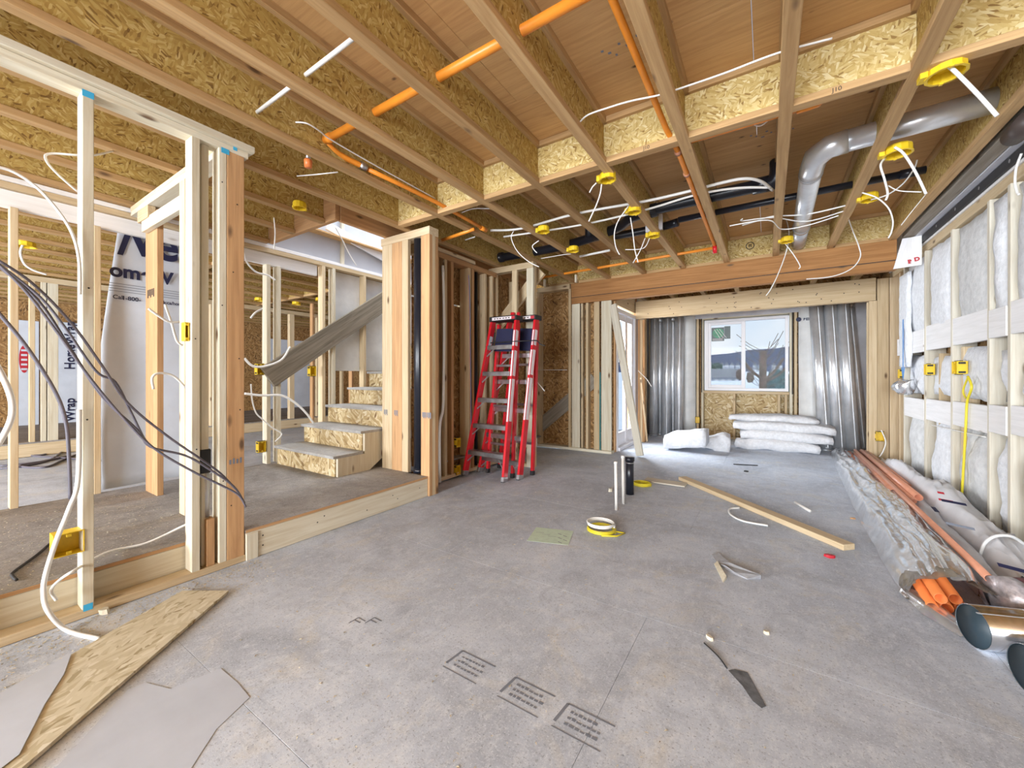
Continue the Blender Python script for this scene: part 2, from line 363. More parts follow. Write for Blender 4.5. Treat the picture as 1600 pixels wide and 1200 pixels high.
# ------------------------------------------------------------------ floor
floor = thing('floor', 'dusty grey plywood subfloor of the open main room', 'floor', kind='structure')
def panels(name, parent, x0, x1, y0, y1, ztop, th, mat, pw=2.44, pl=1.22, gap=0.0012, ox=0, oy=0, holes=()):
    j = 0; yy = y0 - oy
    while yy < y1:
        xx = x0 - ox - (pw / 2 if j % 2 else 0)
        while xx < x1:
            a, b1, c1, d1 = max(xx, x0), min(xx + pw, x1), max(yy, y0), min(yy + pl, y1)
            if b1 - a > 0.02 and d1 - c1 > 0.02:
                slab(name, parent, (a, b1 - gap), (c1, d1 - gap), (ztop - th, ztop), mat, 0.0006)
            xx += pw
        yy += pl; j += 1
panels('subfloor_panel', floor, -2.60, 1.60, -6.2, 7.95, 0, 0.02, FLOOR, ox=0.3, oy=0.5)
panels('subfloor_panel', floor, -8.36, -4.45, -6.2, 7.95, 0, 0.02, FLOOR, ox=0.6, oy=0.2)
slab('underfloor', floor, (-12.5, 1.6), (-6.2, 7.95), (-0.06, -0.022), FLOOR, 0)
# faded print on the floor panels
def stamp(cx, cy, s=1.0, flip=1):
    for i in range(3):
        L = s * (0.10, 0.13, 0.11)[i]
        x = cx
        for k in range(7):
            wv = s * random.uniform(0.010, 0.018); hv = s * random.uniform(0.006, 0.012)
            mesh_obj('floor_print', [(x, cy - i * .026 * s, .0008), (x + wv, cy - i * .026 * s, .0008), (x + wv, cy - i * .026 * s + hv, .0008), (x, cy - i * .026 * s + hv, .0008)], [(0, 1, 2, 3)], INKG, floor, False, (x, cy, .0008))
            x += wv + s * 0.004
            if x > cx + L: break
def bar(p, q, wd, mat=INKG, z=0.0008, name='floor_print', parent=None):
    p, q = V((p[0], p[1], z)), V((q[0], q[1], z)); d = (q - p).normalized(); n_ = V((-d.y, d.x, 0)) * wd / 2
    return mesh_obj(name, [p - n_, q - n_, q + n_, p + n_], [(0, 1, 2, 3)], mat, parent or floor, False, p)
for px in (735, 818, 900):
    o0 = ZP(px - 12, 1017 + (px - 735) * .5, 0)
    bar(o0.xy, (o0.x + .16, o0.y), .006); bar(o0.xy, (o0.x - .01, o0.y - .085), .010); bar((o0.x - .01, o0.y - .105), (o0.x + .15, o0.y - .105), .004)
    stamp(o0.x + .02, o0.y - .03, .95)
for px, py in ((560, 965), (585, 965)):
    q = ZP(px, py, 0); bar(q.xy, (q.x + .05, q.y + .0), .006); bar((q.x, q.y - .02), (q.x + .04, q.y - .02), .006); bar(q.xy, (q.x, q.y - .05), .006)

# ------------------------------------------------------------------ landing platform and stair
RZ = 0.182
plat = thing('floor_landing', 'low timber platform with grey dusty deck below the staircase', 'platform', (-3.5, 1.5, 0), kind='structure')
slab('rim_board', plat, (-2.638, -2.60), (1.105, 2.60), (0.0, RZ - .020), WW)
slab('rim_board', plat, (-2.735, -2.697), (-1.2, 1.10), (0.0, RZ - .020), WW)
slab('rim_board', plat, (-4.40, -4.362), (-1.2, 5.3), (0.0, RZ - .020), WP)
slab('rim_end_block', plat, (-2.600, -2.590), (1.105, 1.17), (0.0, RZ - .025), WW)
for (x0, x1, y0, y1) in ((-4.40, -2.697, -1.2, -0.1), (-4.40, -2.697, -0.1, 1.10), (-4.40, -2.60, 1.102, 2.30), (-4.40, -2.60, 2.301, 2.598), (-4.40, -2.9, 2.60, 5.3)):
    slab('deck_panel', plat, (x0, x1 - .001), (y0, y1 - .001), (RZ - .018, RZ), DECK, 0.0006)
slab('deck_edge', plat, (-2.600, -2.5985), (1.105, 2.598), (RZ - .018, RZ - .001), WO, 0)
slab('deck_edge', plat, (-2.697, -2.6955), (-1.2, 1.098), (RZ - .018, RZ - .001), WO, 0)
SX0, SX1, RUN, RISE = -4.30, -3.255, 0.283, 0.194
stair = thing('staircase', 'rough wooden staircase with strand board risers and grey treads', 'staircase', (-3.76, 2.1, RZ))
for i in range(11):
    y0 = 2.10 + RUN * i; zt = RZ + RISE * (i + 1)
    if zt > 2.3 + .3: break
    slab('riser', stair, (SX0 + .01, SX1 - .03), (y0 + .02, y0 + .034), (zt - RISE, zt - .026), OSB_Z)
    slab('tread', stair, (SX0, SX1), (y0 - .012, y0 + RUN + .018), (zt - .026, zt), TREAD)
for xs in (SX1 - .03, SX0 + .0):                                   # saw-tooth stringers
    vs = []; n_s = 11
    for i in range(n_s):
        y0 = 2.134 + RUN * i; zt = RZ + RISE * i
        vs += [(y0, zt if i == 0 else zt - .026), (y0, zt + RISE - .026)]
    vs.append((2.134 + RUN * n_s, RZ + RISE * n_s - .026)); yb = 2.134 + RUN * n_s
    vs += [(yb, RZ + RISE * n_s - .40), (2.134 + .34, RZ)]
    a = [(xs, y, z) for y, z in vs]; bb = [(xs + .028, y, z) for y, z in vs]; k = len(vs)
    mesh_obj('stringer', a + bb, [tuple(range(k)), tuple(range(k, 2 * k))] + [(i, (i + 1) % k, k + (i + 1) % k, k + i) for i in range(k)], WW, stair, False, (xs, 2.13, RZ))

# ------------------------------------------------------------------ ceiling: joists, blocking, plywood
ceil = thing('ceiling', 'exposed engineered joist ceiling with plywood deck above', 'ceiling', kind='structure')
JX = [round(-1.85 + 0.49 * k - 0.03, 4) for k in range(-20, 7)]
FW = 0.062
def joist(x, y0, y1, web=OSB_W):
    j = slab('joist', ceil, (x - .005, x + .005), (y0, y1), (CEIL + .038, TOP - .038), web, 0)
    slab('bottom_flange', j, (x - FW / 2, x + FW / 2), (y0, y1), (CEIL, CEIL + .038), WF)
    slab('top_flange', j, (x - FW / 2, x + FW / 2), (y0, y1), (TOP - .038, TOP), WF)
    return j
def block_x(x0, x1, y, web=OSB_L):
    j = slab('blocking', ceil, (x0, x1), (y - .005, y + .005), (CEIL + .038, TOP - .038), web, 0)
    slab('bottom_flange', j, (x0, x1), (y - FW / 2, y + FW / 2), (CEIL + .001, CEIL + .038), WF)
    slab('top_flange', j, (x0, x1), (y - FW / 2, y + FW / 2), (TOP - .038, TOP - .001), WF)
    return j
for x in JX:
    if x < -11.2: continue
    if -4.4 < x < -3.2:
        joist(x, -6.2, 2.05); joist(x, 5.45, 7.9)
    elif x < -2.9: joist(x, -6.2, 7.9)
    else:
        joist(x, -6.2, 5.44); joist(x, 5.47, 7.78)
slab('stair_header', ceil, (-4.33, -3.17), (2.052, 2.095), (CEIL, TOP), WO)
slab('stair_trimmer', ceil, (-3.20, -3.16), (2.1, 5.44), (CEIL, TOP), WO)
for i in range(len(JX) - 1):
    a, b1 = JX[i] + .006, JX[i + 1] - .006
    if -2.9 < JX[i] < .4: block_x(a, b1, 2.486)
    if -3.0 < JX[i] < .9: block_x(a, b1, 5.452, OSB_L)
block_x(JX[-2] + .006, JX[-1] - .006, 2.486)
for yy in (0.9, 2.6):
    for i in range(len(JX) - 1):
        if -9.0 < JX[i] < -5.4: block_x(JX[i] + .006, JX[i + 1] - .006, yy + 1.2, OSB_W)
# plywood sheets laid over the joists (a hole is left over the stair)
for (x0, x1, y0, y1) in ((-3.17, 1.6, -6.2, 7.95), (-11.5, -4.33, -6.2, 7.95), (-4.33, -3.17, -6.2, 2.09), (-4.33, -3.17, 5.44, 7.95)):
    panels('ceiling_panel', ceil, x0, x1, y0, y1, TOP + .018, .018, PLY, ox=0.55, oy=0.31, gap=0.002)
for (u, v, tx) in ((1005, 238, 'J10'), (1300, 146, 'J10'), (940, 253, '')):
    if tx:
        p = YP(u, v, 2.4535); text('chalk_mark', ceil, tx, (p.x, 2.4535, CEIL + .008), (1, 0, 0), (0, 0, 1), .03, INK)
p = YP(1172, 384, 5.445); disc_print('stamp_mark', ceil, (p.x, 5.4445, p.z), (0, -1, 0), .045, INK); disc_print('stamp_mark', ceil, (p.x, 5.444, p.z), (0, -1, 0), .036, OSB_L)
for dx in (.0, .018): slab('stamp_mark', ceil, (p.x - .012 + dx, p.x - .004 + dx), (5.4425, 5.4435), (p.z - .02, p.z + .02), INK, 0)
for (x_, y_) in ((-.72, 1.95), (-.1, 3.2), (.3, 2.95)):
    for k in range(9):
        xx = x_ + .03 * k + random.uniform(-.004, .004); slab('panel_print', ceil, (xx, xx + random.uniform(.01, .02)), (y_ + (k % 3) * .03, y_ + (k % 3) * .03 + .014), (TOP - .0008, TOP - .0002), INKG, 0)

# ------------------------------------------------------------------ beam and header
beam = thing('ceiling_beam', 'long orange fir beam of two stacked boards under the joists', 'beam', (-0.7, 5.46, 2.165))
slab('upper_board', beam, (-2.46, 1.09), (5.412, 5.50), (2.264, CEIL - .001), WB)
slab('lower_board', beam, (-2.46, 1.09), (5.412, 5.50), (2.165, 2.256), WB)
slab('joint_shadow_strip', beam, (-2.46, 1.09), (5.418, 5.495), (2.256, 2.264), BLK, 0)
hdr = thing('opening_header', 'pale nail-dotted header board over the opening to the window alcove', 'header', (-0.35, 6.6, 2.03))
slab('header_board', hdr, (-1.82, 1.13), (6.55, 6.588), (2.035, 2.315), WP)
slab('header_board', hdr, (-1.82, 1.13), (6.602, 6.64), (2.035, 2.315), WP)
for k in range(34):
    x = -1.7 + random.random() * 2.75; z = 2.05 + random.choice((.04, .2, .12)) + random.uniform(-.02, .02)
    disc_print('nail_head', hdr, (x, 6.549, z), (0, -1, 0), .007, INK, 8)

# ------------------------------------------------------------------ left partition
def stud(parent, x, y, mat=WP, z0=.038, z1=2.392, name='stud'): return slab(name, parent, x, y, (z0, z1), mat)
wl = thing('wall_left', 'open stud partition standing along the edge of the platform', 'wall', kind='structure')
LX = (-2.689, -2.60)
slab('bottom_plate', wl, LX, (-1.2, 1.105), (0, .038), WP)
slab('top_plate', wl, LX, (-1.2, 1.12), (2.392, 2.429), WW); slab('top_plate', wl, (LX[0], -2.575), (-1.2, 1.145), (2.430, 2.467), WW)
for y0 in (-.80, -.39, .02): stud(wl, LX, (y0, y0 + .038), WW)
stud(wl, LX, (.439, .477), WW); stud(wl, LX, (.843, .881), WW); stud(wl, LX, (.969, 1.007), WW); stud(wl, LX, (1.009, 1.098), WO)
stud(wl, (-2.689, -2.64), (.90, .935), WW); slab('short_block', wl, (-2.685, -2.61), (.915, .953), (.038, .30), WO)
for (y, z, w_) in ((.458, 2.388, .038), (1.0, 2.388, .04), (1.05, 2.43, .02), (.458, .05, .03)):
    slab('chalk_mark', wl, (-2.5995, -2.599), (y - w_ / 2, y + w_ / 2), (z - .02, z + .01), BLUEINK, 0)
for (yy, zz) in ((1.05, .60),):
    for i in range(4): slab('grade_stamp', wl, (-2.5995, -2.5992), (1.02 + i * .018, 1.03 + i * .018), (zz - .012, zz + .014 + (i % 2) * .006), INKG, 0)
# landing partition
wn = thing('wall_landing', 'short open framed partition crossing the platform', 'wall', kind='structure')
slab('top_plate', wn, (-4.33, -2.69), (1.0, 1.089), (2.392, 2.43), WW); slab('top_plate', wn, (-4.33, -2.69), (1.0, 1.089), (2.431, 2.467), WP)
slab('lower_header', wn, (-4.10, -3.20), (1.01, 1.048), (2.22, 2.315), WW)
stud(wn, (-3.29, -3.20), (1.0, 1.038), WP, RZ); stud(wn, (-4.16, -3.90), (1.05, 1.089), WO, RZ, 2.37)
slab('header_block', wn, (-4.16, -3.92), (1.0, 1.049), (2.30, 2.39), WP)
for i in range(5): slab('grade_stamp', wn, (-4.11 + i * .032, -4.11 + i * .032 + .02), (1.0485, 1.0495), (1.71 + (i % 2) * .015, 1.775), INK, 0)
# ------------------------------------------------------------------ far left wall (between the two stair landings)
wf = thing('wall_far_left', 'open stud wall behind the staircase with pale header band', 'wall', kind='structure')
PX = (-4.45, -4.36)
slab('top_plate', wf, PX, (-1.2, 5.4), (2.43, 2.466), WT); slab('top_plate', wf, PX, (-1.2, 5.4), (2.385, 2.428), WP)
slab('header_band', wf, (-4.44, -4.40), (-1.2, 2.62), (2.262, 2.383), WT)
for y0 in (-.4, .0): stud(wf, PX, (y0, y0 + .038), WP, RZ)
stud(wf, PX, (.397, .435), WP, RZ, 2.262)
for y0, mt in ((.80, WP), (2.05, WW), (2.155, WW), (2.66, WP), (2.79, WW), (3.22, WP), (3.75, WP), (4.3, WP)): stud(wf, PX, (y0, y0 + .038), mt, RZ, 2.262 if y0 < 2.62 else 2.385)
slab('stair_side_panel', wf, (-4.50, -4.452), (2.86, 5.3), (1.16, 2.38), POLYL, .004)
plank('diagonal_plank', wf, XP(418, 590, -4.338), XP(612, 463, -4.338), .038, .235, (1, 0, 0), WD)
slab('upper_wall_panel', wf, (-4.49, -4.46), (1.6, 5.6), (2.47, 4.9), DRYW, 0)
for y0 in (2.95, 3.75): slab('upper_stud', wf, (-4.458, -4.42), (y0, y0 + .038), (2.47, 4.9), WW)
plank('upper_diagonal_board', wf, XP(510, 352, -4.40), XP(640, 425, -4.40), .03, .10, (1, 0, 0), WT)
for (x0, x1, y0, y1) in ((-3.165, -3.14, 2.0, 5.5), (-4.46, -3.14, 5.45, 5.48)): slab('upper_wall_panel', wf, (x0, x1), (y0, y1), (2.80, 4.9), DRYW, 0)
# ------------------------------------------------------------------ stub wall by the stair
ws = thing('wall_stair_end', 'short fir framed wall at the foot of the staircase', 'wall', kind='structure')
YS = (2.602, 2.74)
for x0, x1, mt in ((-3.23, -3.085, WP), (-3.083, -2.945, WO), (-2.943, -2.86, WP)): slab('stud', ws, (x0, x1), (2.60, 2.638), (RZ, 2.392), mt)
for y0, mt in ((2.602, WO), (2.641, WP), (2.680, WO)): slab('stud', ws, (-2.69, -2.58), (y0, y0 + .038), (0, 2.392), mt)
slab('top_plate', ws, (-3.25, -2.58), (2.60, 2.72), (2.393, 2.466), WP)
slab('cross_block', ws, (-3.08, -2.72), (2.72, 2.76), (2.30, 2.39), WP)
for (xx, mt_) in ((-3.20, 0), (-3.05, 1), (-2.67, 0), (-2.61, 1)):
    for i in range(4): slab('grade_stamp', ws, (xx + i * .014, xx + i * .014 + .008), (2.5985, 2.5996 if xx < -2.8 else 2.6015), (.72 - (i % 2) * .012, .765), INKG, 0)
for (yy, zz) in ((1.2, .12), (1.55, .09), (1.6, .12), (1.95, .06), (2.2, .11), (2.25, .07), (2.5, .10), (1.2, .06)): disc_print('nail_head', plat, (-2.5992, yy, zz), (1, 0, 0), .005, INK, 8)
for (yy, zz) in ((1.03, .35), (1.07, 1.2), (1.04, 1.7), (1.06, 2.1), (1.075, .9), (.99, .5), (.985, 1.5), (.985, 2.2), (.86, 1.3), (.865, .7), (.46, 1.5), (.455, .9)): disc_print('nail_head', wl, (-2.5992, yy, zz), (1, 0, 0), .004, INK, 8)
# ------------------------------------------------------------------ plumbing wall
wp = thing('wall_plumbing', 'deep open stud wall carrying pipes behind the red ladders', 'wall', kind='structure')
QX = (-2.99, -2.85)
slab('bottom_plate', wp, QX, (2.76, 4.08), (0, .038), WP); slab('top_plate', wp, QX, (2.76, 4.05), (2.33, 2.385), WO)
slab('lintel_board', wp, (-2.955, -2.85), (2.76, 3.62), (2.392, 2.43), WP)
for y0, mt in ((2.98, WO), (3.10, WP), (3.205, WO), (3.50, WP), (3.56, WO), (3.80, WP), (3.94, WP)): stud(wp, QX, (y0, y0 + .038), mt, z1=2.328)
slab('side_sheathing', wp, (-3.03, -3.015), (2.80, 4.05), (.038, 1.9), OSB_D, 0)
slab('upper_sheathing', wp, (-3.03, -3.015), (2.80, 4.05), (1.92, 2.45), OSB_D, 0)
# ------------------------------------------------------------------ closet wall
wc = thing('wall_closet', 'narrow open closet frame with a pale end post', 'wall', kind='structure')
slab('top_plate', wc, (-3.0, -2.345), (4.08, 4.17), (2.393, 2.466), WP); slab('bottom_plate', wc, (-3.0, -2.43), (4.08, 4.17), (0, .038), WP)
for x0, x1, mt in ((-3.06, -2.99, WP), (-2.94, -2.875, WP), (-2.645, -2.575, WP)): stud(wc, (x0, x1), (4.08, 4.118), mt)
slab('end_post', wc, (-2.436, -2.345), (4.08, 4.118), (0, 2.392), WW); slab('end_post', wc, (-2.425, -2.345), (4.121, 4.17), (0, 2.392), WP)
plank('diagonal_brace', wc, (-3.05, 4.30, 1.72), (-2.35, 4.30, 2.40), .038, .14, (0, 1, 0), WP)
for y0 in (4.55, 5.0): stud(wc, (-3.0, -2.91), (y0, y0 + .038), WP)
slab('side_sheathing', wc, (-3.04, -3.02), (4.18, 5.33), (0.0, 2.45), OSB_D, 0)
# ------------------------------------------------------------------ sheathed wall under the beam end
wo_ = thing('wall_sheathed', 'dark strand board wall framed with pale studs under the beam end', 'wall', kind='structure')
slab('sheathing_panel', wo_, (-3.02, -1.85), (5.52, 5.535), (0.03, 1.22), OSB_D, 0); slab('sheathing_panel', wo_, (-3.02, -1.85), (5.52, 5.535), (1.223, 2.44), OSB_D, 0)
slab('top_plate', wo_, (-3.02, -2.47), (5.38, 5.518), (2.393, 2.466), WP); slab('bottom_plate', wo_, (-3.02, -1.83), (5.38, 5.518), (0, .038), WW)
for x0, x1, y0, y1, z1, mt in ((-3.02, -2.98, 5.38, 5.518, 2.392, WP), (-2.485, -2.447, 5.38, 5.40, 2.392, WP), (-2.445, -2.32, 5.415, 5.453, 2.163, WW), (-2.30, -2.275, 5.42, 5.50, 2.163, WP), (-2.225, -2.187, 5.415, 5.51, 2.163, WP), (-2.10, -2.02, 5.415, 5.453, 2.163, WP), (-1.99, -1.845, 5.415, 5.453, 2.163, WW)):
    slab('stud', wo_, (x0, x1), (y0, y1), (.038, z1), mt)
slab('teal_tape', wo_, (-2.012, -1.998), (5.408, 5.414), (.04, 1.15), plain('teal_tape', (.03, .22, .22), .5), 0)
plank('diagonal_brace', wo_, YP(815, 690, 5.50), YP(930, 592, 5.50), .02, .20, (0, 1, 0), WG)
# ------------------------------------------------------------------ patio door wall
wd = thing('wall_side_door', 'short framed side wall holding the white patio door', 'wall', kind='structure')
slab('jamb_stud', wd, (-1.97, -1.83), (5.54, 5.60), (0, 2.40), WO); slab('jamb_stud', wd, (-1.97, -1.83), (6.61, 6.65), (0, 2.40), WO)
slab('header_board', wd, (-1.97, -1.835), (5.60, 6.61), (2.13, 2.40), WP); slab('top_plate', wd, (-1.97, -1.83), (5.54, 7.8), (2.402, 2.466), WP)
slab('outer_sheathing', wd, (-2.0, -1.985), (6.66, 7.95), (0, 2.46), OSB_D, 0)
slab('vapour_sheet', wd, (-1.93, -1.90), (6.66, 7.78), (0, 2.40), POLY, .004)
for y0 in (7.0, 7.4, 7.74): slab('stud', wd, (-1.97, -1.86), (y0, y0 + .038), (0, 2.4), WP)
d1 = thing('door_1', 'white vinyl patio door with tall glass panes in the side wall', 'door', (-1.86, 6.1, 0), kind='structure')
slab('door_frame', d1, (-1.93, -1.825), (5.605, 5.665), (.0, 2.09), VINYL); slab('door_frame', d1, (-1.93, -1.825), (6.53, 6.60), (.0, 2.09), VINYL)
slab('door_head', d1, (-1.93, -1.825), (5.667, 6.528), (2.03, 2.09), VINYL); slab('door_sill', d1, (-1.93, -1.80), (5.667, 6.528), (0, .05), VINYL)
slab('door_sash', d1, (-1.895, -1.85), (5.67, 5.76), (.055, 2.025), VINYL); slab('door_sash', d1, (-1.895, -1.85), (6.10, 6.19), (.055, 2.025), VINYL); slab('door_sash', d1, (-1.91, -1.875), (6.195, 6.215), (.055, 2.025), BLK); slab('door_sash', d1, (-1.895, -1.85), (6.44, 6.525), (.055, 2.025), VINYL)
slab('door_rail', d1, (-1.89, -1.855), (5.762, 6.098), (.055, .25), VINYL); slab('door_rail', d1, (-1.89, -1.855), (6.222, 6.438), (.055, .25), VINYL); slab('door_rail', d1, (-1.89, -1.855), (5.762, 6.438), (1.93, 2.025), VINYL)
slab('glass_pane', d1, (-1.880, -1.876), (5.763, 6.097), (.252, 1.928), GLASS, 0); slab('glass_pane', d1, (-1.892, -1.888), (6.222, 6.438), (.252, 1.928), GLASS, 0)
lb = tag(plank('leaning_stud', None, (-1.80, 5.36, 2.09), ZP(1000, 712, 0.02), .038, .10, (0.2, 1, 0.1), WR), 'long weathered stud leaning diagonally across the patio door', 'board')
# opening posts
for x0, x1, mt in ((-1.815, -1.777, WO), (-1.775, -1.737, WP), (-1.735, -1.70, WO)): slab('opening_post', wd, (x0, x1), (6.655, 6.72), (0, 2.03), mt)
tag(plank('thin_lath', None, YP(1001, 590, 6.52), ZP(1011, 690, 0.005), .010, .03, (0, 1, 0), WP), 'thin pale lath leaning against the opening post beside the ducts', 'lath')

# ------------------------------------------------------------------ back wall with window
wb = thing('wall_back', 'insulated rear wall around the sliding window', 'wall', kind='structure')
YB = (7.80, 7.938)
WX0, WX1, WZ0, WZ1 = -0.945, 0.288, 0.842, 2.083
slab('bottom_plate', wb, (-1.9, 1.42), YB, (0, .038), WP); slab('top_plate', wb, (-1.9, 1.42), YB, (2.392, 2.466), WP)
for x0 in (-1.85, -1.45): slab('stud', wb, (x0, x0 + .038), YB, (.038, 2.39), WP)
for x0, mt in ((-1.075, WP), (-1.0, WW), (WX1 + .014, WW), (WX1 + .075, WP), (.80, WP), (1.2, WP)): slab('stud', wb, (x0, x0 + .038), YB, (.038, 2.39), mt)
slab('sill_plate', wb, (-.96, WX1 + .012), (7.79, 7.938), (.79, .835), WP); slab('window_header', wb, (-.96, WX1 + .012), (7.80, 7.938), (2.10, 2.39), WW)
for x0 in (-.50, .14, .235): slab('cripple_stud', wb, (x0, x0 + .038), YB, (.038, .788), WP)
slab('sheathing_panel', wb, (-1.0, -.33), (7.945, 7.957), (0, .80), OSB_Z, 0); slab('sheathing_panel', wb, (-.329, .36), (7.945, 7.957), (0, .80), OSB_Z, 0)
slab('outer_sheathing', wb, (-2.0, -.96), (7.96, 7.975), (0, 2.8), OSB_D, 0); slab('outer_sheathing', wb, (.31, 1.6), (7.96, 7.975), (0, 2.8), OSB_D, 0); slab('outer_sheathing', wb, (-.96, .31), (7.96, 7.975), (2.10, 2.8), OSB_D, 0); slab('outer_sheathing', wb, (-.96, .31), (7.96, 7.975), (0, .80), OSB_D, 0)
pillow('insulation_batt', wb, (-1.40, -1.09), (7.78, 7.93), (.05, 2.38), POLYL, .015, .006, .2, 3)
pillow('insulation_batt', wb, (.42, .79), (7.78, 7.93), (.05, 2.38), POLYL, .015, .006, .2, 4)
pillow('insulation_batt', wb, (.845, 1.19), (7.79, 7.93), (.05, 2.38), POLY, .01, .006, .2, 5)
slab('vapour_sheet', wb, (-1.88, .9), (7.788, 7.798), (2.12, 2.40), POLY, .003)
slab('vapour_sheet', wb, (.90, 1.30), (7.775, 7.787), (.02, 2.40), POLY, .003)
for x0 in (WX0 - .052, WX1 + .045): slab('black_sealant', wb, (x0, x0 + .014), (7.782, 7.799), (.80, 2.12), BLK, .002)
tx = YP(1248, 499, 7.76); text('sheet_print', wb, 'RESCON', (tx.x + .06, 7.772, tx.z - .02), (1, 0, 0), (0, 0, 1), .055, NAVY, .002); disc_print('sheet_print', wb, (tx.x, 7.772, tx.z), (0, -1, 0), .035, NAVY)
w1 = thing('window_1', 'white vinyl sliding window looking out to snowy houses', 'window', (-.33, 7.85, WZ0), kind='structure')
fw = .062
for (x0, x1, z0, z1) in ((WX0, WX0 + fw, WZ0, WZ1), (WX1 - fw * .7, WX1, WZ0, WZ1), (WX0 + fw, WX1 - fw * .7, WZ0, WZ0 + fw * .7), (WX0 + fw, WX1 - fw * .7, WZ1 - fw * .7, WZ1)):
    slab('window_frame', w1, (x0, x1), (7.80, 7.90), (z0, z1), VINYL)
for (x0, x1, z0, z1) in ((WX0 + fw, WX0 + fw + .04, WZ0 + .045, WZ1 - .045), (-.375, -.315, WZ0 + .045, WZ1 - .045), (WX0 + .103, -.376, WZ0 + .045, WZ0 + .10), (WX0 + .103, -.376, WZ1 - .09, WZ1 - .045)):
    slab('window_sash', w1, (x0, x1), (7.81, 7.855), (z0, z1), VINYL)
slab('glass_pane', w1, (WX0 + .104, -.376), (7.83, 7.834), (WZ0 + .10, WZ1 - .09), GLASS, 0); slab('glass_pane', w1, (-.314, WX1 - .044), (7.86, 7.864), (WZ0 + .045, WZ1 - .045), GLASS, 0)
slab('window_label', w1, (-.835, -.635), (7.826, 7.829), (1.71, 1.95), DRKST, 0); slab('window_label', w1, (-.633, -.54), (7.826, 7.829), (1.745, 1.965), DRKST, 0)
disc_print('window_label', w1, (-.73, 7.8255, 1.85), (0, -1, 0), .09, GRNST, 20, .085)
for k in range(3): plank('window_label', w1, (-.79 + .04 * k, 7.8245, 1.92), (-.70 + .05 * k, 7.8245, 1.76), .001, .006, (0, 1, 0), STICK, 0)
for k in range(2): slab('window_label', w1, (-.82, -.66), (7.8245, 7.8255), (1.725 + k * .02, 1.732 + k * .02), STICK, 0)

# ------------------------------------------------------------------ right insulated wall
wr = thing('wall_right', 'insulated stud wall with white blocking rows and stuffed batts', 'wall', kind='structure')
RX = (1.27, 1.41)
slab('bottom_plate', wr, RX, (-6.2, 6.70), (0, .038), WP)
slab('top_plate', wr, (1.285, 1.41), (-6.2, 6.70), (2.30, 2.376), WP)
slab('top_strapping', wr, (1.13, 1.215), (-6.2, 5.42), (CEIL + .004, CEIL + .042), WG); slab('white_strip', wr, (1.215, 1.262), (-6.2, 5.42), (CEIL - .006, CEIL + .004), POLY, .002)
slab('backing_board', wr, (1.275, 1.41), (-6.2, 6.7), (2.378, CEIL + .30), WT)
slab('black_sealant', wr, (1.258, 1.276), (-6.2, 6.0), (2.392, 2.458), BLK, .003)
for k in range(11):
    disc_print('staple', wr, (1.2565, 1.2 + .42 * k, 2.428), (-1, 0, 0), .013, ALU, 8)
RS = [6.01, 5.32, 4.665, 4.02, 3.745, 3.13, 2.52, 1.9, 1.3, .7, .1]
for i, y0 in enumerate(RS): stud(wr, RX, (y0, y0 + .038), WR, z1=2.298)
stud(wr, (1.30, 1.41), (5.06, 5.09), WP, z1=1.30); stud(wr, (1.30, 1.39), (4.55, 4.60), WP, z1=1.33)
for x0, x1, mt in ((1.06, 1.10, WP), (1.102, 1.14, WO), (1.142, 1.25, WP), (1.256, 1.39, WP)): slab('opening_post', wr, (x0, x1), (6.645 if x1 < 1.14 else 6.56, 6.68 if x1 < 1.14 else 6.60), (0, 2.30 if x1 > 1.14 else 2.03), mt)
slab('opening_post', wr, (1.065, 1.14), (6.545, 6.56), (0, 2.03), WP)
slab('edge_stud', wr, (1.295, 1.41), (6.30, 6.34), (.038, 2.298), WP)
slab('outer_sheathing', wr, (1.418, 1.43), (-6.2, 7.95), (0, 2.8), OSB_D, 0)
BAYS = [(RS[i + 1] + .038, RS[i]) for i in range(len(RS) - 1)]
for i, (y0, y1) in enumerate(BAYS):
    if y0 < 1.5: continue
    d = (0.0, .006, .003, -.004, .002, .0, .004, 0, 0, 0)[i]
    slab('white_block', wr, (1.268 + d, 1.30 + d), (y0 + .002, y1 - .002), (1.335 + .006 * i, 1.555 + d * 3), WT)
    slab('white_block', wr, (1.268 + d, 1.30 + d), (y0 + .002, y1 - .002), (.665 + .018 * i, .868 + .012 * i), WT)
slab('white_block', wr, (1.268, 1.30), (6.05, 6.29), (1.33, 1.52), WT)
# ------------------------------------------------------------------ batts stuffed in the right wall
for i, (y0, y1) in enumerate(BAYS):
    if y0 < 2.3: continue
    sh = (.05, .10, .03, .0, .0, .02, .03)[i]
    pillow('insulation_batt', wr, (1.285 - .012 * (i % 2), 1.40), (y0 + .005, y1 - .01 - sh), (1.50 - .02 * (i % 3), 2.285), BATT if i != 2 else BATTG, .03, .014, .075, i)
    pillow('insulation_batt', wr, (1.31, 1.41), (y0 + .01 + sh, y1 - .02), (.92, 1.31 - .03 * (i % 2)), BATT, .03, .022, .07, 20 + i)
    def taper(q, s): q.y *= (0.72 + .25 * (.5 - q.z / s.z)); return q
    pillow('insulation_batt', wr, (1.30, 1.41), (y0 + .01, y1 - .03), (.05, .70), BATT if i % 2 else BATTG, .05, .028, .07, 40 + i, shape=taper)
pillow('insulation_batt', wr, (1.228, 1.266), (5.70, 6.03), (1.19, 2.20), BATT, .012, .014, .05, 60)
slab('blue_paint_arrow', wr, (1.214, 1.217), (5.79, 5.815), (1.08, 1.70), BLUEB, 0)
for sg in (-1, 1): plank('blue_paint_arrow', wr, (1.2155, 5.8025, 1.07), (1.2155, 5.8025 + sg * .05, 1.19), .003, .022, (1, 0, 0), BLUEB, 0)
tri = thing('foil_corner_piece', 'white wrapped corner sheet with red letters at the beam end', 'corner sheet', (1.15, 5.38, 2.17))
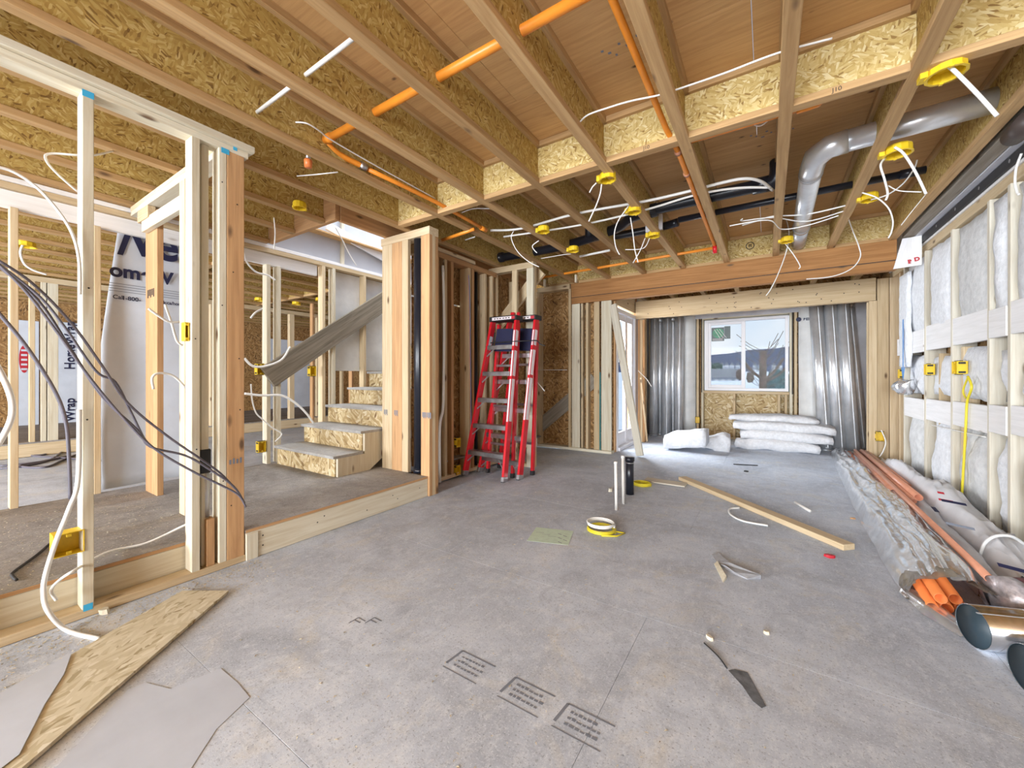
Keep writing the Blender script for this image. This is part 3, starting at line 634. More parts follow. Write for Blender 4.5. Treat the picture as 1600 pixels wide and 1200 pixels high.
mesh_obj('sheet', [(1.06, 5.40, 2.17), (1.255, 5.36, 2.175), (1.255, 5.36, 2.46), (1.14, 5.40, 2.46), (1.06, 5.412, 2.17), (1.255, 5.372, 2.175), (1.255, 5.372, 2.46), (1.14, 5.412, 2.46)], [(0, 1, 2, 3), (7, 6, 5, 4), (0, 4, 5, 1), (1, 5, 6, 2), (2, 6, 7, 3), (3, 7, 4, 0)], WT, tri, False, (1.15, 5.38, 2.17))
mesh_obj('fold', [(1.06, 5.395, 2.17), (1.10, 5.386, 2.17), (1.165, 5.383, 2.46), (1.125, 5.394, 2.46)], [(0, 1, 2, 3)], VINYL, tri, False, (1.1, 5.39, 2.2))
for k, (xx, zz) in enumerate(((1.16, 2.20), (1.205, 2.215))): text('lettering', tri, 'RD'[k], (xx, 5.365 - .004, zz), (1, -.2, .15), (0, 0, 1), .05, REDINK, .003)

# ------------------------------------------------------------------ rear and outer shell (behind the camera)
wq = thing('wall_rear', 'framed front wall with wide window openings', 'wall', kind='structure')
for x0, x1 in ((-12.5, -8.4), (-4.5, -2.5), (1.2, 1.6)): slab('sheathing_panel', wq, (x0, x1), (-6.25, -6.2), (0, 2.8), OSB_D, 0)
for x0, x1 in ((-8.4, -4.5), (-2.5, 1.2)): slab('lintel', wq, (x0, x1), (-6.25, -6.2), (2.45, 2.8), WP); slab('sill', wq, (x0, x1), (-6.25, -6.2), (0, .15), WP)
# ------------------------------------------------------------------ neighbouring unit seen through the studs
wu = thing('wall_neighbour_unit', 'distant framed wall with house wrap panels beyond the open studs', 'wall', kind='structure')
slab('rim_board', wu, (-8.44, -8.40), (-1.5, 7.9), (0, .175), WP); slab('deck_panel', wu, (-11.3, -8.40), (-6.2, 7.9), (.177, .195), DECK, 0)
slab('top_plate', wu, (-8.49, -8.40), (-1.5, 7.9), (2.39, 2.466), WP)
for y0, y1, mt in ((.93, .98, WP), (1.03, 1.08, WW), (1.09, 1.19, WW), (.10, .14, WP), (2.6, 2.65, WP), (3.0, 3.05, WP), (3.45, 3.5, WP), (3.9, 3.95, WP), (4.4, 4.5, WP), (5.0, 5.05, WP), (5.6, 5.65, WP), (6.2, 6.25, WP)): slab('stud', wu, (-8.49, -8.40), (y0, y1), (.195, 2.39), mt)
slab('far_sheathing', wu, (-11.35, -11.3), (-6.2, 7.95), (0, 2.8), OSB_D, 0)
for y0, y1, z0, z1, mt in ((1.05, 1.36, .2, 2.1, WRAP), (1.55, 1.98, .2, 2.12, WRAP), (-1.5, .3, .2, 2.3, WO), (5.2, 6.6, .2, 2.1, WRAP)): slab('wrap_panel', wu, (-11.29, -11.26), (y0, y1), (z0, z1), mt, .004)
slab('far_end_wall', wu, (-11.3, -3.05), (7.9, 7.95), (0, 2.8), OSB_D, 0)
for x0 in (-7.6, -7.0, -6.4, -5.8, -5.2, -4.7, -4.0, -3.5): slab('stud', wu, (x0, x0 + .09), (5.6, 5.638), (0, 2.466), WP if int(x0 * 10) % 2 else WO)
for x0 in (-7.3, -6.1, -5.0): slab('stud', wu, (x0, x0 + .09), (4.2, 4.238), (0, 2.466), WO)
slab('cross_plate', wu, (-8.4, -3.1), (5.6, 5.69), (2.38, 2.466), WP)
text('wrap_print', wu, 'HomeWrap', (-11.25, 1.80, 1.22), (0, 0, 1), (0, -1, 0), .19, NAVY, .004); text('wrap_print', wu, 'Wrap', (-11.25, 1.80, .22), (0, 0, 1), (0, -1, 0), .19, NAVY, .004)
disc_print('wrap_print', wu, (-11.255, 1.185, 1.40), (1, 0, 0), .06, REDINK, 20, .25)
for k in range(5): slab('wrap_print', wu, (-11.2545, -11.253), (1.15, 1.22), (1.20 + k * .085, 1.235 + k * .085), WRAP, 0)

# ------------------------------------------------------------------ house wrap sheet behind the landing studs
hw = thing('house_wrap_sheet', 'loose white house wrap sheet with big navy lettering behind the landing studs', 'house wrap', (-4.47, 1.3, RZ))
vs, fs = [], []; ny, nz_ = 14, 26
for j in range(nz_ + 1):
    z = RZ + .005 + (2.38 - RZ) * j / nz_
    y_l = .86 + max(0, (z - 1.35)) * .10
    for i in range(ny + 1):
        y = y_l + (1.43 - y_l) * i / ny
        x = -4.475 + .012 * math.sin(y * 9 + z * 2) + .010 * noise.noise(V((y * 4, z * 3, 1))) + .02 * max(0, .5 - z) * math.sin(y * 14)
        vs.append((x, y, z))
for j in range(nz_):
    for i in range(ny): a = j * (ny + 1) + i; fs.append((a, a + 1, a + ny + 2, a + ny + 1))
o = mesh_obj('sheet', vs, fs, WRAP, hw, True, (-4.47, 1.3, RZ))
md = o.modifiers.new('thick', 'SOLIDIFY'); md.thickness = .002
for (s, u, v, size, bold, sx) in (('ve', 205, 395, .40, .010, .86), ('omeW', 171, 430, .150, .005, .95), ('Call', 176, 466, .045, .001, 1.0), ('1-800-', 190, 468, .045, .001, 1.0), ('tyvek.ca/home', 241, 473, .040, .001, .9)):
    p = XP(u, v, -4.452); text('lettering', hw, s, (-4.452, p.y, p.z), (0, 1, 0), (0, 0, 1), size, NAVY, bold, sx=sx)
q = [XP(u, v, -4.4515) for u, v in ((183, 397), (192, 399), (209, 357), (199, 354))]; mesh_obj('lettering', q, [(0, 1, 2, 3)], NAVY, hw, False, q[0])
for v in (441, 445, 449, 453): p = XP(170, v, -4.452); slab('print_line', hw, (-4.4525, -4.452), (p.y, 1.40), (p.z - .002, p.z + .002), INKG, 0)

# ================================================================== THINGS
def FP(u, v, d): return ray(u, v) * d + V((0, 0, EYE))
def lathe(prof, sides=16):
    vs, fs = [], []; n_ = len(prof)
    for k in range(sides):
        a = 2 * math.pi * k / sides
        for r, z in prof: vs.append(V((r * math.cos(a), r * math.sin(a), z)))
    for k in range(sides):
        k2 = (k + 1) % sides
        for i in range(n_ - 1): fs.append((k * n_ + i, k * n_ + i + 1, k2 * n_ + i + 1, k2 * n_ + i))
    return vs, fs
# ------------------------------------------------------------------ ceiling boxes
CB = {}
def ceiling_box(x, y, z, label, tabdir=-1, r=.05, sc=1.0, group=None):
    t = thing('ceiling_box', label, 'junction box', (x, y, z), group)
    key = round(r * sc, 4)
    if key not in CB:
        R = r * sc; vs, fs = lathe([(0.0005, .05 * sc), (R * .93, .05 * sc), (R, .042 * sc), (R, .008 * sc), (R * 1.08, .004 * sc), (R * 1.08, 0), (R * .9, 0), (R * .88, .044 * sc), (.0005, .044 * sc)], 12)
        me = bpy.data.meshes.new('cup'); me.from_pydata([tuple(v) for v in vs], [], fs); me.materials.append(YEL)
        bm = bmesh.new(); bm.from_mesh(me); bmesh.ops.remove_doubles(bm, verts=bm.verts, dist=.002); bmesh.ops.recalc_face_normals(bm, faces=bm.faces); bm.to_mesh(me); bm.free(); CB[key] = me
    link('cup', CB[key], t, (x, y, z))
    R = r * sc
    slab('mounting_tab', t, (x + tabdir * R * .95, x + tabdir * R * 1.35) if tabdir > 0 else (x - R * 1.35, x - R * .95), (y - R * .4, y + R * .4), (z + .004, z + .045 * sc), YEL, .001)
    for sg in (-1, 1): slab('screw_ear', t, (x - .006, x + .006), (y + sg * R * .98 - .008, y + sg * R * .98 + .008), (z - .004, z + .006), YEL, .001)
    return t
BZ = 2.44
CBL = [(-.94 + .02, 2.63, 'yellow ceiling box just past the pale joist blocking', 1), (-.92, 3.27, 'yellow ceiling box hanging beside the white water pipes', 1), (-1.755, 3.25, 'yellow ceiling box at the far end of the white pipe pair', 1),
       (-1.755, 3.93, 'yellow ceiling box below the thick black drain pipe', 1), (-.92, 3.94, 'yellow ceiling box in front of the white square duct offcut', 1), (.165, 4.82, 'yellow ceiling box above the orange beam', 1),
       (.655, 4.02, 'small yellow ceiling box where three white cables meet the joist', 1), (.665, 3.28, 'yellow ceiling box between the silver duct and insulated wall', 1), (.67, 2.53, 'large open yellow ceiling box next to the straight silver duct', 1)]
for i, (x, y, lb_, td) in enumerate(CBL): ceiling_box(x, y, BZ, lb_, -1, .055 if i < 7 else .066)
ceiling_box(-3.17, 1.74, 2.45, 'yellow ceiling box over the landing near the stair opening', -1, .05)
ceiling_box(-6.38, .68, 2.42, 'yellow ceiling box with drooping cable in the neighbouring unit', -1, .075)
for (u, v, zz) in ((405, 470, 2.42), (463, 476, 2.42), (455, 421, 2.42), (500, 470, 2.42)):
    p = ZP(u, v, zz); ceiling_box(p.x, p.y, zz, 'yellow ceiling box on far joists seen through the stair studs', -1, .07, 1, 'ceiling boxes seen through the stair studs')
# ------------------------------------------------------------------ wall boxes
def wall_box(c, ax, label, w_=.055, h=.09, d=.06, clips=True):
    """box opening along ax: '+x', '-x', '-y'"""
    t = thing('outlet_box', label, 'outlet box', c)
    x, y, z = c; th = .004
    def part(nm, rx, ry, rz, mat):
        if ax == '-y': slab(nm, t, (x + rx[0], x + rx[1]), (y + ry[0], y + ry[1]), (z + rz[0], z + rz[1]), mat, .0008)
        elif ax == '-x': slab(nm, t, (x + ry[0], x + ry[1]), (y - rx[1], y - rx[0]), (z + rz[0], z + rz[1]), mat, .0008)
        else: slab(nm, t, (x - ry[1], x - ry[0]), (y + rx[0], y + rx[1]), (z + rz[0], z + rz[1]), mat, .0008)
    W, Hh = w_ / 2, h / 2
    part('back_plate', (-W, W), (d - th, d), (-Hh, Hh), YEL); part('side_plate', (-W, -W + th), (0, d - th), (-Hh, Hh), YEL); part('side_plate', (W - th, W), (0, d - th), (-Hh, Hh), YEL)
    part('end_plate', (-W + th, W - th), (0, d - th), (-Hh, -Hh + th), YEL); part('end_plate', (-W + th, W - th), (0, d - th), (Hh - th, Hh), YEL)
    for sg in (-1, 1): part('screw_ear', (-.008, .008), (-.002, .006), (sg * (Hh - .012) - .006, sg * (Hh - .012) + .006), YEL)
    if clips:
        part('black_clip', (-W - .002, W + .002), (d * .25, d * .55), (Hh, Hh + .006), BLK); part('black_clip', (-W - .002, W + .002), (d * .25, d * .55), (-Hh - .006, -Hh), BLK)
    if clips:
        for sg in (-1, 1): part('black_clip', (-W - .003, -W), (d * .15, d * .8), (sg * Hh * .72 - .008, sg * Hh * .72 + .008), BLK); part('black_clip', (W, W + .003), (d * .15, d * .8), (sg * Hh * .72 - .008, sg * Hh * .72 + .008), BLK)
    return t
p = XP(108, 850, -2.595); wall_box((p.x, p.y + .0, p.z), '+x', 'large open yellow outlet box on the pale stud at the platform edge', .095, .10, .07, False)
p = XP(292, 518, -2.62); wall_box((p.x, .83, p.z), '+x', 'yellow switch box hidden behind the stud next to the house wrap', .02, .10, .05, False)
for (u, v, lb_) in ((407, 577, 'yellow outlet box on the stair wall studs under the grey plank'), (409, 697, 'yellow outlet box low down beside the bottom stair tread'), (488, 580, 'yellow outlet box beyond the stair under the grey plank')):
    p = XP(u, v, -4.40); wall_box((-4.345, p.y - .02, p.z), '+x', lb_, .07, .11, .06)
for (u, v, lb_) in ((713, 692, 'yellow outlet box on the plumbing wall behind the red ladders'), (712, 739, 'yellow outlet box near the floor by the red ladder foot')):
    p = XP(u, v, -2.84); wall_box((-2.83, 3.30, max(p.z, .07)), '+x', lb_, .06, .10, .05)
for (u, v, yy, ww, lb_) in ((1456, 577, 5.19, .06, 'yellow outlet box on the insulated wall under the torn batt'), (1507, 574, 4.50, .10, 'double yellow outlet box with yellow cable on the insulated wall')):
    p = XP(u, v, 1.25); wall_box((1.235, yy, p.z), '-x', lb_, ww, .10, .06)
p = XP(1403, 584, 1.23); wall_box((1.245, 6.13, p.z), '-x', 'yellow outlet box in front of the tall white batt', .05, .10, .05)
p = YP(1375, 682, 6.5); wall_box((p.x, 6.49, p.z), '-y', 'yellow outlet box low on the opening post by the salmon pipes', .075, .11, .055)
p = YP(1090, 656, 7.77); wall_box((p.x, 7.735, p.z), '-y', 'yellow outlet box below the window corner', .07, .11, .055)
# ------------------------------------------------------------------ orange sprinkler pipes
OZ = 2.60
t = thing('sprinkler_pipe', 'thick orange sprinkler pipe crossing the joists to a tee', 'pipe', (-1.5, 1.46, OZ))
tube('pipe_run', [(-.42, 1.462, OZ), (-2.455, 1.462, OZ)], .023, ORG, t, k=1, sides=14); tube('tee_collar', [(-2.30, 1.462, OZ), (-2.345, 1.462, OZ)], .029, ORG, t, k=1, sides=14); tube('tee_collar', [(-2.40, 1.462, OZ), (-2.465, 1.462, OZ)], .030, ORG, t, k=1, sides=14)
tube('branch', [(-2.37, 1.47, OZ - .0), (-2.37, 1.56, OZ - .04), (-2.335, 1.75, OZ - .06)], .019, ORG, t, k=3, sides=12)
for yy in (1.70,): tube('hanger_clip', [(-2.34, yy, OZ - .055), (-2.338, yy + .045, OZ - .058)], .026, ALU, t, k=1, sides=12)
t = thing('sprinkler_pipe', 'thinner orange sprinkler pipe running along a joist past the blocking', 'pipe', (-2.3, 2.3, 2.5))
tube('pipe_run', [(-2.335, 1.76, OZ - .062), (-2.275, 2.38, 2.52), (-2.275, 3.03, 2.50)], .016, ORG, t, k=2, sides=12)
tube('end_coupling', [(-2.275, 2.97, 2.50), (-2.275, 3.05, 2.50)], .022, ORG, t, k=1, sides=12); tube('cross_branch', [(-2.30, 2.90, 2.47), (-2.72, 2.92, 2.45)], .016, ORG, t, k=1, sides=12)
t = thing('sprinkler_pipe', 'orange sprinkler pipe hugging the middle joist down to a sprinkler head', 'pipe', (-.5, 3, 2.5))
tube('pipe_run', [(-.51, .6, 2.56), (-.50, 1.7, 2.55), (-.495, 2.43, 2.54), (-.47, 2.7, 2.505), (-.475, 4.72, 2.50)], .016, ORG, t, k=3, sides=12)
for yy in (2.63, 2.95): tube('coupling', [(-.472, yy, 2.507), (-.472, yy + .035, 2.507)], .021, COP, t, k=1, sides=12)
tube('sprinkler_head', [(-.475, 4.74, 2.50), (-.475, 4.76, 2.42)], .022, RED, t, k=1, sides=12)
t = thing('sprinkler_pipe', 'short orange pipe under the pale blocking with a capped elbow', 'pipe', (0, 2.55, 2.5))
tube('pipe_run', [(-.385, 2.548, 2.50), (.23, 2.552, 2.50)], .018, ORG, t, k=1, sides=12); tube('elbow_cap', [(.13, 2.552, 2.50), (.215, 2.552, 2.502), (.245, 2.552, 2.54)], .024, ORG, t, k=2, sides=12)
t = thing('sprinkler_pipe', 'orange sprinkler pipe running alongside the orange beam', 'pipe', (-1.6, 4.9, 2.5))
tube('pipe_run', [(-2.73, 4.955, 2.50), (-1.6, 4.89, 2.50), (-.50, 4.83, 2.50)], .016, ORG, t, k=2, sides=12); tube('end_fitting', [(-2.76, 4.957, 2.50), (-2.68, 4.952, 2.50)], .024, ORG, t, k=1, sides=12)
t = thing('sprinkler_drop', 'small red capped sprinkler head hanging under the thick orange tee', 'sprinkler', (-2.47, 1.41, 2.44))
tube('stem', [(-2.47, 1.41, 2.54), (-2.47, 1.41, 2.485)], .014, ALU, t, k=1, sides=12); tube('cap', [(-2.47, 1.41, 2.485), (-2.47, 1.41, 2.478), (-2.47, 1.41, 2.435)], [.02, .026, .022], RED if False else ORD, t, k=1, sides=14)
# ------------------------------------------------------------------ black drain pipes
t = thing('drain_pipe', 'thick black drain pipe passing through the joists with couplings', 'pipe', (-1.2, 3.9, 2.62))
tube('pipe_run', [(-2.98, 4.12, 2.60), (-2.0, 4.15, 2.60), (-1.3, 3.95, 2.60), (-.95, 3.72, 2.61), (0.02, 3.72, 2.62)], .050, ABS, t, k=5, sides=16)
for a, b1 in (((-2.92, 4.12, 2.60), (-2.80, 4.122, 2.60)), ((-.98, 3.735, 2.61), (-.84, 3.722, 2.61)), ((-.10, 3.72, 2.62), (.03, 3.72, 2.62)), ((-1.55, 4.03, 2.6), (-1.42, 3.99, 2.6))): tube('coupling', [a, b1], .061, ABS, t, k=1, sides=16)
tube('elbow', [(.0, 3.72, 2.62), (.05, 3.70, 2.62), (.07, 3.68, 2.68), (.07, 3.68, 2.765)], .058, ABS, t, k=4, sides=16)
tube('wye_branch', [(-1.55, 4.03, 2.6), (-1.42, 4.2, 2.62), (-1.0, 4.25, 2.63), (-.75, 4.2, 2.63)], .04, ABS, t, k=4, sides=14); tube('riser_stub', [(-1.62, 4.05, 2.60), (-1.62, 4.05, 2.765)], .05, ABS, t, k=1, sides=14)
t = thing('drain_pipe', 'slim black drain pipe crossing behind the silver elbow duct', 'pipe', (.1, 4.07, 2.6))
tube('pipe_run', [(-.72, 4.06, 2.60), (.98, 4.10, 2.62)], .028, ABS, t, k=1, sides=14); tube('coupling', [(.84, 4.097, 2.618), (.93, 4.10, 2.62)], .034, ABS, t, k=1, sides=14)
tag(slab('square_duct_offcut', None, (-1.02, -.86), (4.02, 4.05), (2.53, 2.68), VINYL), 'pale square sheet offcut tucked up beside the drain pipe', 'sheet offcut')
t = thing('vent_pipe', 'thick black vent pipe standing between the stair wall studs', 'pipe', (-2.77, 2.66, 0))
tube('pipe_run', [(-2.775, 2.665, RZ + .0), (-2.775, 2.665, 2.39)], .050, ABS, t, k=1, sides=18); tube('pipe_collar', [(-2.775, 2.665, RZ + .001), (-2.775, 2.665, RZ + .04)], .056, ABS, t, k=1, sides=18)
tag(tube('vent_pipe', [(-2.92, 3.70, .04), (-2.92, 3.70, 2.326)], .03, ABS, k=1, sides=14), 'slim black vent pipe inside the plumbing wall', 'pipe')
tag(tube('water_pipe', [XP(692, 415, -2.83), XP(694, 500, -2.83), XP(693, 600, -2.83), XP(692, 640, -2.83), XP(687, 668, -2.80), (-2.78, 2.95, .02)], .014, PEX, k=5, sides=10), 'white flexible water pipe clipped up the plumbing wall stud', 'pipe')
for nm, dx, mt, lb_ in (('red', 0, COP, 'thin red water line on the plumbing wall stud'), ('blue', .012, BLUEB, 'thin blue water line on the plumbing wall stud')):
    tag(tube('water_line', [XP(731 + dx * 80, 430, -2.84), XP(733 + dx * 80, 470, -2.84), XP(735 + dx * 80, 640, -2.84), XP(735 + dx * 80, 690, -2.84)], .004, mt, k=3, sides=6), lb_, 'pipe')
# ------------------------------------------------------------------ tin duct in the joists
t = thing('round_duct', 'shiny silver duct with an elbow running through the joists', 'duct', (.5, 3.3, 2.6))
DR = .068
tube('horizontal_run', [(1.085, 3.285, 2.625), (.42, 3.335, 2.625)], DR, GALV, t, k=1, sides=24)
tube('elbow', [(.44, 3.335, 2.625), (.345, 3.345, 2.62), (.28, 3.40, 2.60), (.265, 3.52, 2.575), (.265, 3.60, 2.57)], [DR * 1.06, DR * 1.08, DR * 1.1, DR * 1.08, DR * 1.05], GALV, t, k=1, sides=24)
tube('falling_run', [(.265, 3.57, 2.572), (.275, 4.5, 2.56), (.285, 4.85, 2.56)], DR, GALV, t, k=1, sides=24); tube('end_sleeve', [(.285, 4.84, 2.56), (.29, 5.38, 2.555)], DR * .92, GALVD, t, k=1, sides=24)
for a in ((.265, 3.58, 2.572), (.28, 4.78, 2.56)): tube('seam_band', [a, (a[0] + .001, a[1] + .02, a[2])], DR * 1.09, GALVD, t, k=1, sides=24)
p = XP(1590, 200, 1.12); tag(tube('duct_stub', [(p.x - .0, p.y - .12, p.z - .02), (p.x + .02, p.y + .10, p.z)], .05, plain('dark_brown_pipe', (.05, .035, .03), .5), k=1, sides=18), 'short dull round duct stub at the top of the insulated wall', 'duct')
# ------------------------------------------------------------------ standing ducts in the window alcove
def standing_duct(x0, y0, x1, y1, h, r, label, group):
    t = thing('duct_length', label, 'duct', (x0, y0, 0), group)
    pipe_hollow('duct_body', (x0, y0, .03), (x1, y1, h - .05), r, .003, GALV, t, None, 22); pipe_hollow('crimped_end', (x1, y1, h - .05), (x1 + (x1 - x0) * .03, y1, h + .03), r * .95, .003, GALVD, t, None, 22)
    pipe_hollow('crimped_end', (x0, y0, 0), (x0, y0, .03), r * .96, .003, GALVD, t, None, 22)
    dx = r * .995; slab('seam', t, (x0 - .006, x0 + .006), (y0 - r - .003, y0 - r + .003), (.05, .06), GALVD, 0)
    plank('seam', t, (x0 + .02, y0 - r * .98, .05), (x1 + .02, y1 - r * .98, h - .08), .004, .008, (0, 1, 0), GALVD, 0)
for (u, yy, r, lb_) in ((1021, 7.50, .075, 'tall silver round duct standing nearest the patio door'), (1041, 7.53, .075, 'middle tall silver duct of the upright row by the patio door'), (1060, 7.55, .075, 'tall silver duct of the upright row touching the pale batt')):
    a = YP(u, 600, yy).x; standing_duct(a, yy, a + .0, yy + .10, 2.22, r, lb_, 'silver ducts left of the window')
for (u, yy, lb_) in ((1031, 7.69, 'silver duct behind the two upright ducts nearest the patio door'), (1051, 7.69, 'silver duct behind the upright duct touching the pale batt')):
    a = YP(u, 600, yy).x; standing_duct(a, yy, a, yy + .0, 2.15, .07, lb_, 'silver ducts left of the window, back row')
for (u0, u1, yy, lb_) in ((1290, 1274, 7.38, 'leaning silver duct closest to the window'), (1312, 1296, 7.39, 'middle leaning silver duct of the corner row'), (1333, 1316, 7.40, 'leaning silver duct closest to the corner posts')):
    a = YP(u0, 690, yy).x; b1 = YP(u1, 480, yy + .1).x; standing_duct(a, yy, b1, yy + .05, 2.20, .085, lb_, 'silver ducts right of the window')
for (u0, u1, yy, lb_) in ((1301, 1286, 7.66, 'back silver duct showing between the two leaning ducts by the window'), (1322, 1306, 7.66, 'back silver duct showing between the two leaning ducts by the corner'), (1346, 1326, 7.66, 'back silver duct against the grey sheet in the corner')):
    a = YP(u0, 690, yy).x; b1 = YP(u1, 480, yy).x; standing_duct(a, yy, b1, yy + .02, 2.16, .08, lb_, 'silver ducts right of the window, back row')
# ------------------------------------------------------------------ batts on the floor
def bend(amt, ph=0):
    def f(q, s): q.z += amt * math.cos(q.x / s.x * math.pi + ph) * (1 if q.z > -.02 else .35); return q
    return f
L = 'batts stacked under the window'
def batt_thing(label, x, y, z, seed, shape=None, rz=0):
    o = pillow('insulation_roll', None, x, y, z, BATT, .03, .022, .06, seed, shape=shape); tag(o, label, 'insulation'); o.rotation_euler.z = rz; return o
bw = [('lowest white insulation batt of the stack under the window', (-.42, .62), (6.88, 7.25), (0.0, .13)), ('second white insulation batt up in the stack under the window', (-.36, .78), (6.95, 7.32), (.135, .26)),
      ('third white insulation batt up in the stack under the window', (-.46, .80), (7.0, 7.38), (.265, .38)), ('topmost white insulation batt of the stack under the window', (-.52, .62), (7.16, 7.55), (.385, .47))]
for i, (lb_, x, y, z) in enumerate(bw): batt_thing(lb_, x, y, z, 70 + i, bend(.015))
batt_thing('folded white insulation batt slumped before the silver ducts', (-1.28, -.72), (6.10, 6.52), (.02, .18), 80, lambda q, s: V((q.x, q.y, q.z + .10 * (q.x / s.x + .35) + (.06 if q.z > 0 else 0))))
batt_thing('torn loose white insulation clump beside the window stack', (-.82, -.46), (6.45, 6.80), (.0, .20), 81, lambda q, s: V((q.x, q.y, q.z * (1.1 + .3 * math.sin(q.x * 14)))))
# ------------------------------------------------------------------ red step ladders
def stepladder(label, BL, BR, TL, TR, rear, steps, y_face, cap=True):
    BL, BR, TL, TR = map(V, (BL, BR, TL, TR)); t = thing('step_ladder', label, 'ladder', (BL + BR) / 2)
    ax = (BR - BL).normalized()
    for a, b1 in ((BL, TL), (BR, TR)):
        d = (b1 - a).normalized(); r_ = plank('front_rail', t, a + d * .02, b1, .028, .075, ax, RED); 
        plank('foot', t, a - d * .012 + V((0, 0, .012)), a + d * .05, .036, .082, ax, ALU); plank('foot_pad', t, a + V((0, 0, .001)), a + V((0, 0, .012)), .034, .080, ax, BLK, .001)
    fwd = V((0, -1, 0))
    for i, s_ in enumerate(steps):
        l = BL.lerp(TL, s_); r_ = BR.lerp(TR, s_); l2 = l + ax * .014; r2 = r_ - ax * .014
        st = plank('step', t, l2, r2, .028, .085, (0, 0, 1), ALU); plank('step_lip', st, l2 + V((0, -.043, -.014)), r2 + V((0, -.043, -.014)), .004, .040, (0, 1, 0), ALU, .001)
        dn = (TL - BL).normalized()
        plank('step_brace', t, l2 + ax * .09 + V((0, -.02, -.02)), l - dn * .11 + ax * .016 + V((0, -.02, 0)), .005, .014, (0, 1, 0), ALU, .001)
        if i == 0: plank('step_brace', t, r2 - ax * .09 + V((0, -.02, -.02)), r_ - (TR - BR).normalized() * .14 - ax * .016 + V((0, -.02, 0)), .005, .014, (0, 1, 0), ALU, .001)
    R1, R2 = V(rear[0]), V(rear[1]); off = V((0, .075, -.03))
    for a, b1 in ((R1, TL + off + ax * .03), (R2, TR + off - ax * .03)):
        d = (b1 - a).normalized(); plank('rear_rail', t, a + d * .03, b1, .028, .045, ax, RED); plank('rear_foot', t, a, a + d * .05, .034, .05, ax, BLK)
    for s_ in (.2, .45, .72):
        plank('rear_brace', t, R1.lerp(TL + off, s_) + ax * .02, R2.lerp(TR + off, s_) - ax * .02, .012, .028, (0, 1, 0), ALU)
    c0 = TL - ax * .02; c1 = TR + ax * .02
    plank('top_cap', t, c0 + V((0, .02, .02)), c1 + V((0, .02, .02)), .055, .15, (0, 0, 1), BLK, .006)
    plank('cap_label', t, c0.lerp(c1, .12) + V((0, -.0565, .02)), c0.lerp(c1, .84) + V((0, -.0565, .02)), .001, .032, (0, 1, 0), STICK, 0)
    plank('cap_label', t, c0.lerp(c1, .84) + V((0, -.057, .02)), c0.lerp(c1, .96) + V((0, -.057, .02)), .001, .032, (0, 1, 0), REDINK, 0)
    for q in (.2, .3, .4, .52, .62, .72): plank('cap_print', t, c0.lerp(c1, q) + V((0, -.058, .02)), c0.lerp(c1, q + .06) + V((0, -.058, .02)), .0008, .010, (0, 1, 0), INK, 0)
    # white safety stickers down the right rail
    dn = (TR - BR); 
    pn = V((0, -1, 0))
    for a, b1 in ((.36, .62), (.64, .80), (.83, .93)):
        plank('rail_sticker', t, BR + dn * a + ax * .0148, BR + dn * b1 + ax * .0148, .001, .05, ax, STICK, 0); plank('rail_sticker', t, BR + dn * a + V((0, -.0385, 0)), BR + dn * b1 + V((0, -.0385, 0)), .001, .018, (0, 1, 0), STICK, 0)
    plank('back_panel', t, TL.lerp(BL, .07) + ax * .02 + V((0, .045, 0)), TL.lerp(BL, .20) + ax * .02 + V((0, .045, 0)), .004, .02, (0, 1, 0), BLK)
    m1 = (TL.lerp(BL, .05) + TR.lerp(BR, .05)) / 2 + V((0, .05, 0)); m2 = (TL.lerp(BL, .20) + TR.lerp(BR, .20)) / 2 + V((0, .05, 0))
    plank('warning_panel', t, m1, m2, .004, (TR - TL).length * .8, (0, 1, 0), NAVY, .001)
    plank('warning_sticker', t, TL.lerp(BL, .10) + ax * .0148, TL.lerp(BL, .19) + ax * .0148, .001, .05, ax, WRAP, 0)
    plank('spreader_arm', t, TR.lerp(BR, .22) - ax * .02 + V((0, .03, 0)), TR.lerp(BR, .42) - ax * .02 + V((0, .05, 0)), .006, .02, ax, ALU, .001)
    return t
zt = 1.715
stepladder('front red step ladder with black top cap leaning on the closet frame', (-2.82, 3.39, 0), (-2.285, 3.38, 0), (-2.625, 3.66, zt), (-2.305, 3.66, zt), ((-2.66, 3.60, 0), (-2.30, 3.56, 0)), (.155, .325, .49, .66, .83), 0)
stepladder('rear red step ladder tucked behind the front one', (-2.77, 3.60, 0), (-2.20, 3.545, 0), (-2.54, 3.88, zt + .02), (-2.185, 3.88, zt + .02), ((-2.68, 3.86, 0), (-2.18, 3.78, 0)), (.10, .25, .42, .60, .77), 0)
t = thing('red_hand_tool', 'small red hand tool resting on the ladder cap', 'tool', (-2.50, 3.69, zt + .048))
slab('tool_body', t, (-2.52, -2.47), (3.85, 3.90), (zt + .068, zt + .125), RED, .008); slab('tool_grip', t, (-2.44, -2.40), (3.86, 3.89), (zt + .068, zt + .12), RED, .006); slab('tool_plate', t, (-2.50, -2.40), (3.855, 3.895), (zt + .068, zt + .082), ALU, .003)
tag(tube('strap', [(-2.62, 3.60, 1.47), (-2.28, 3.585, 1.47), (-2.16, 3.65, 1.475), (-2.10, 3.74, 1.48), (-2.05, 3.72, 1.44), (-2.0, 3.74, 1.42)], .006, BLK, k=5, sides=6), 'thin black strap tied around both red ladders', 'strap')
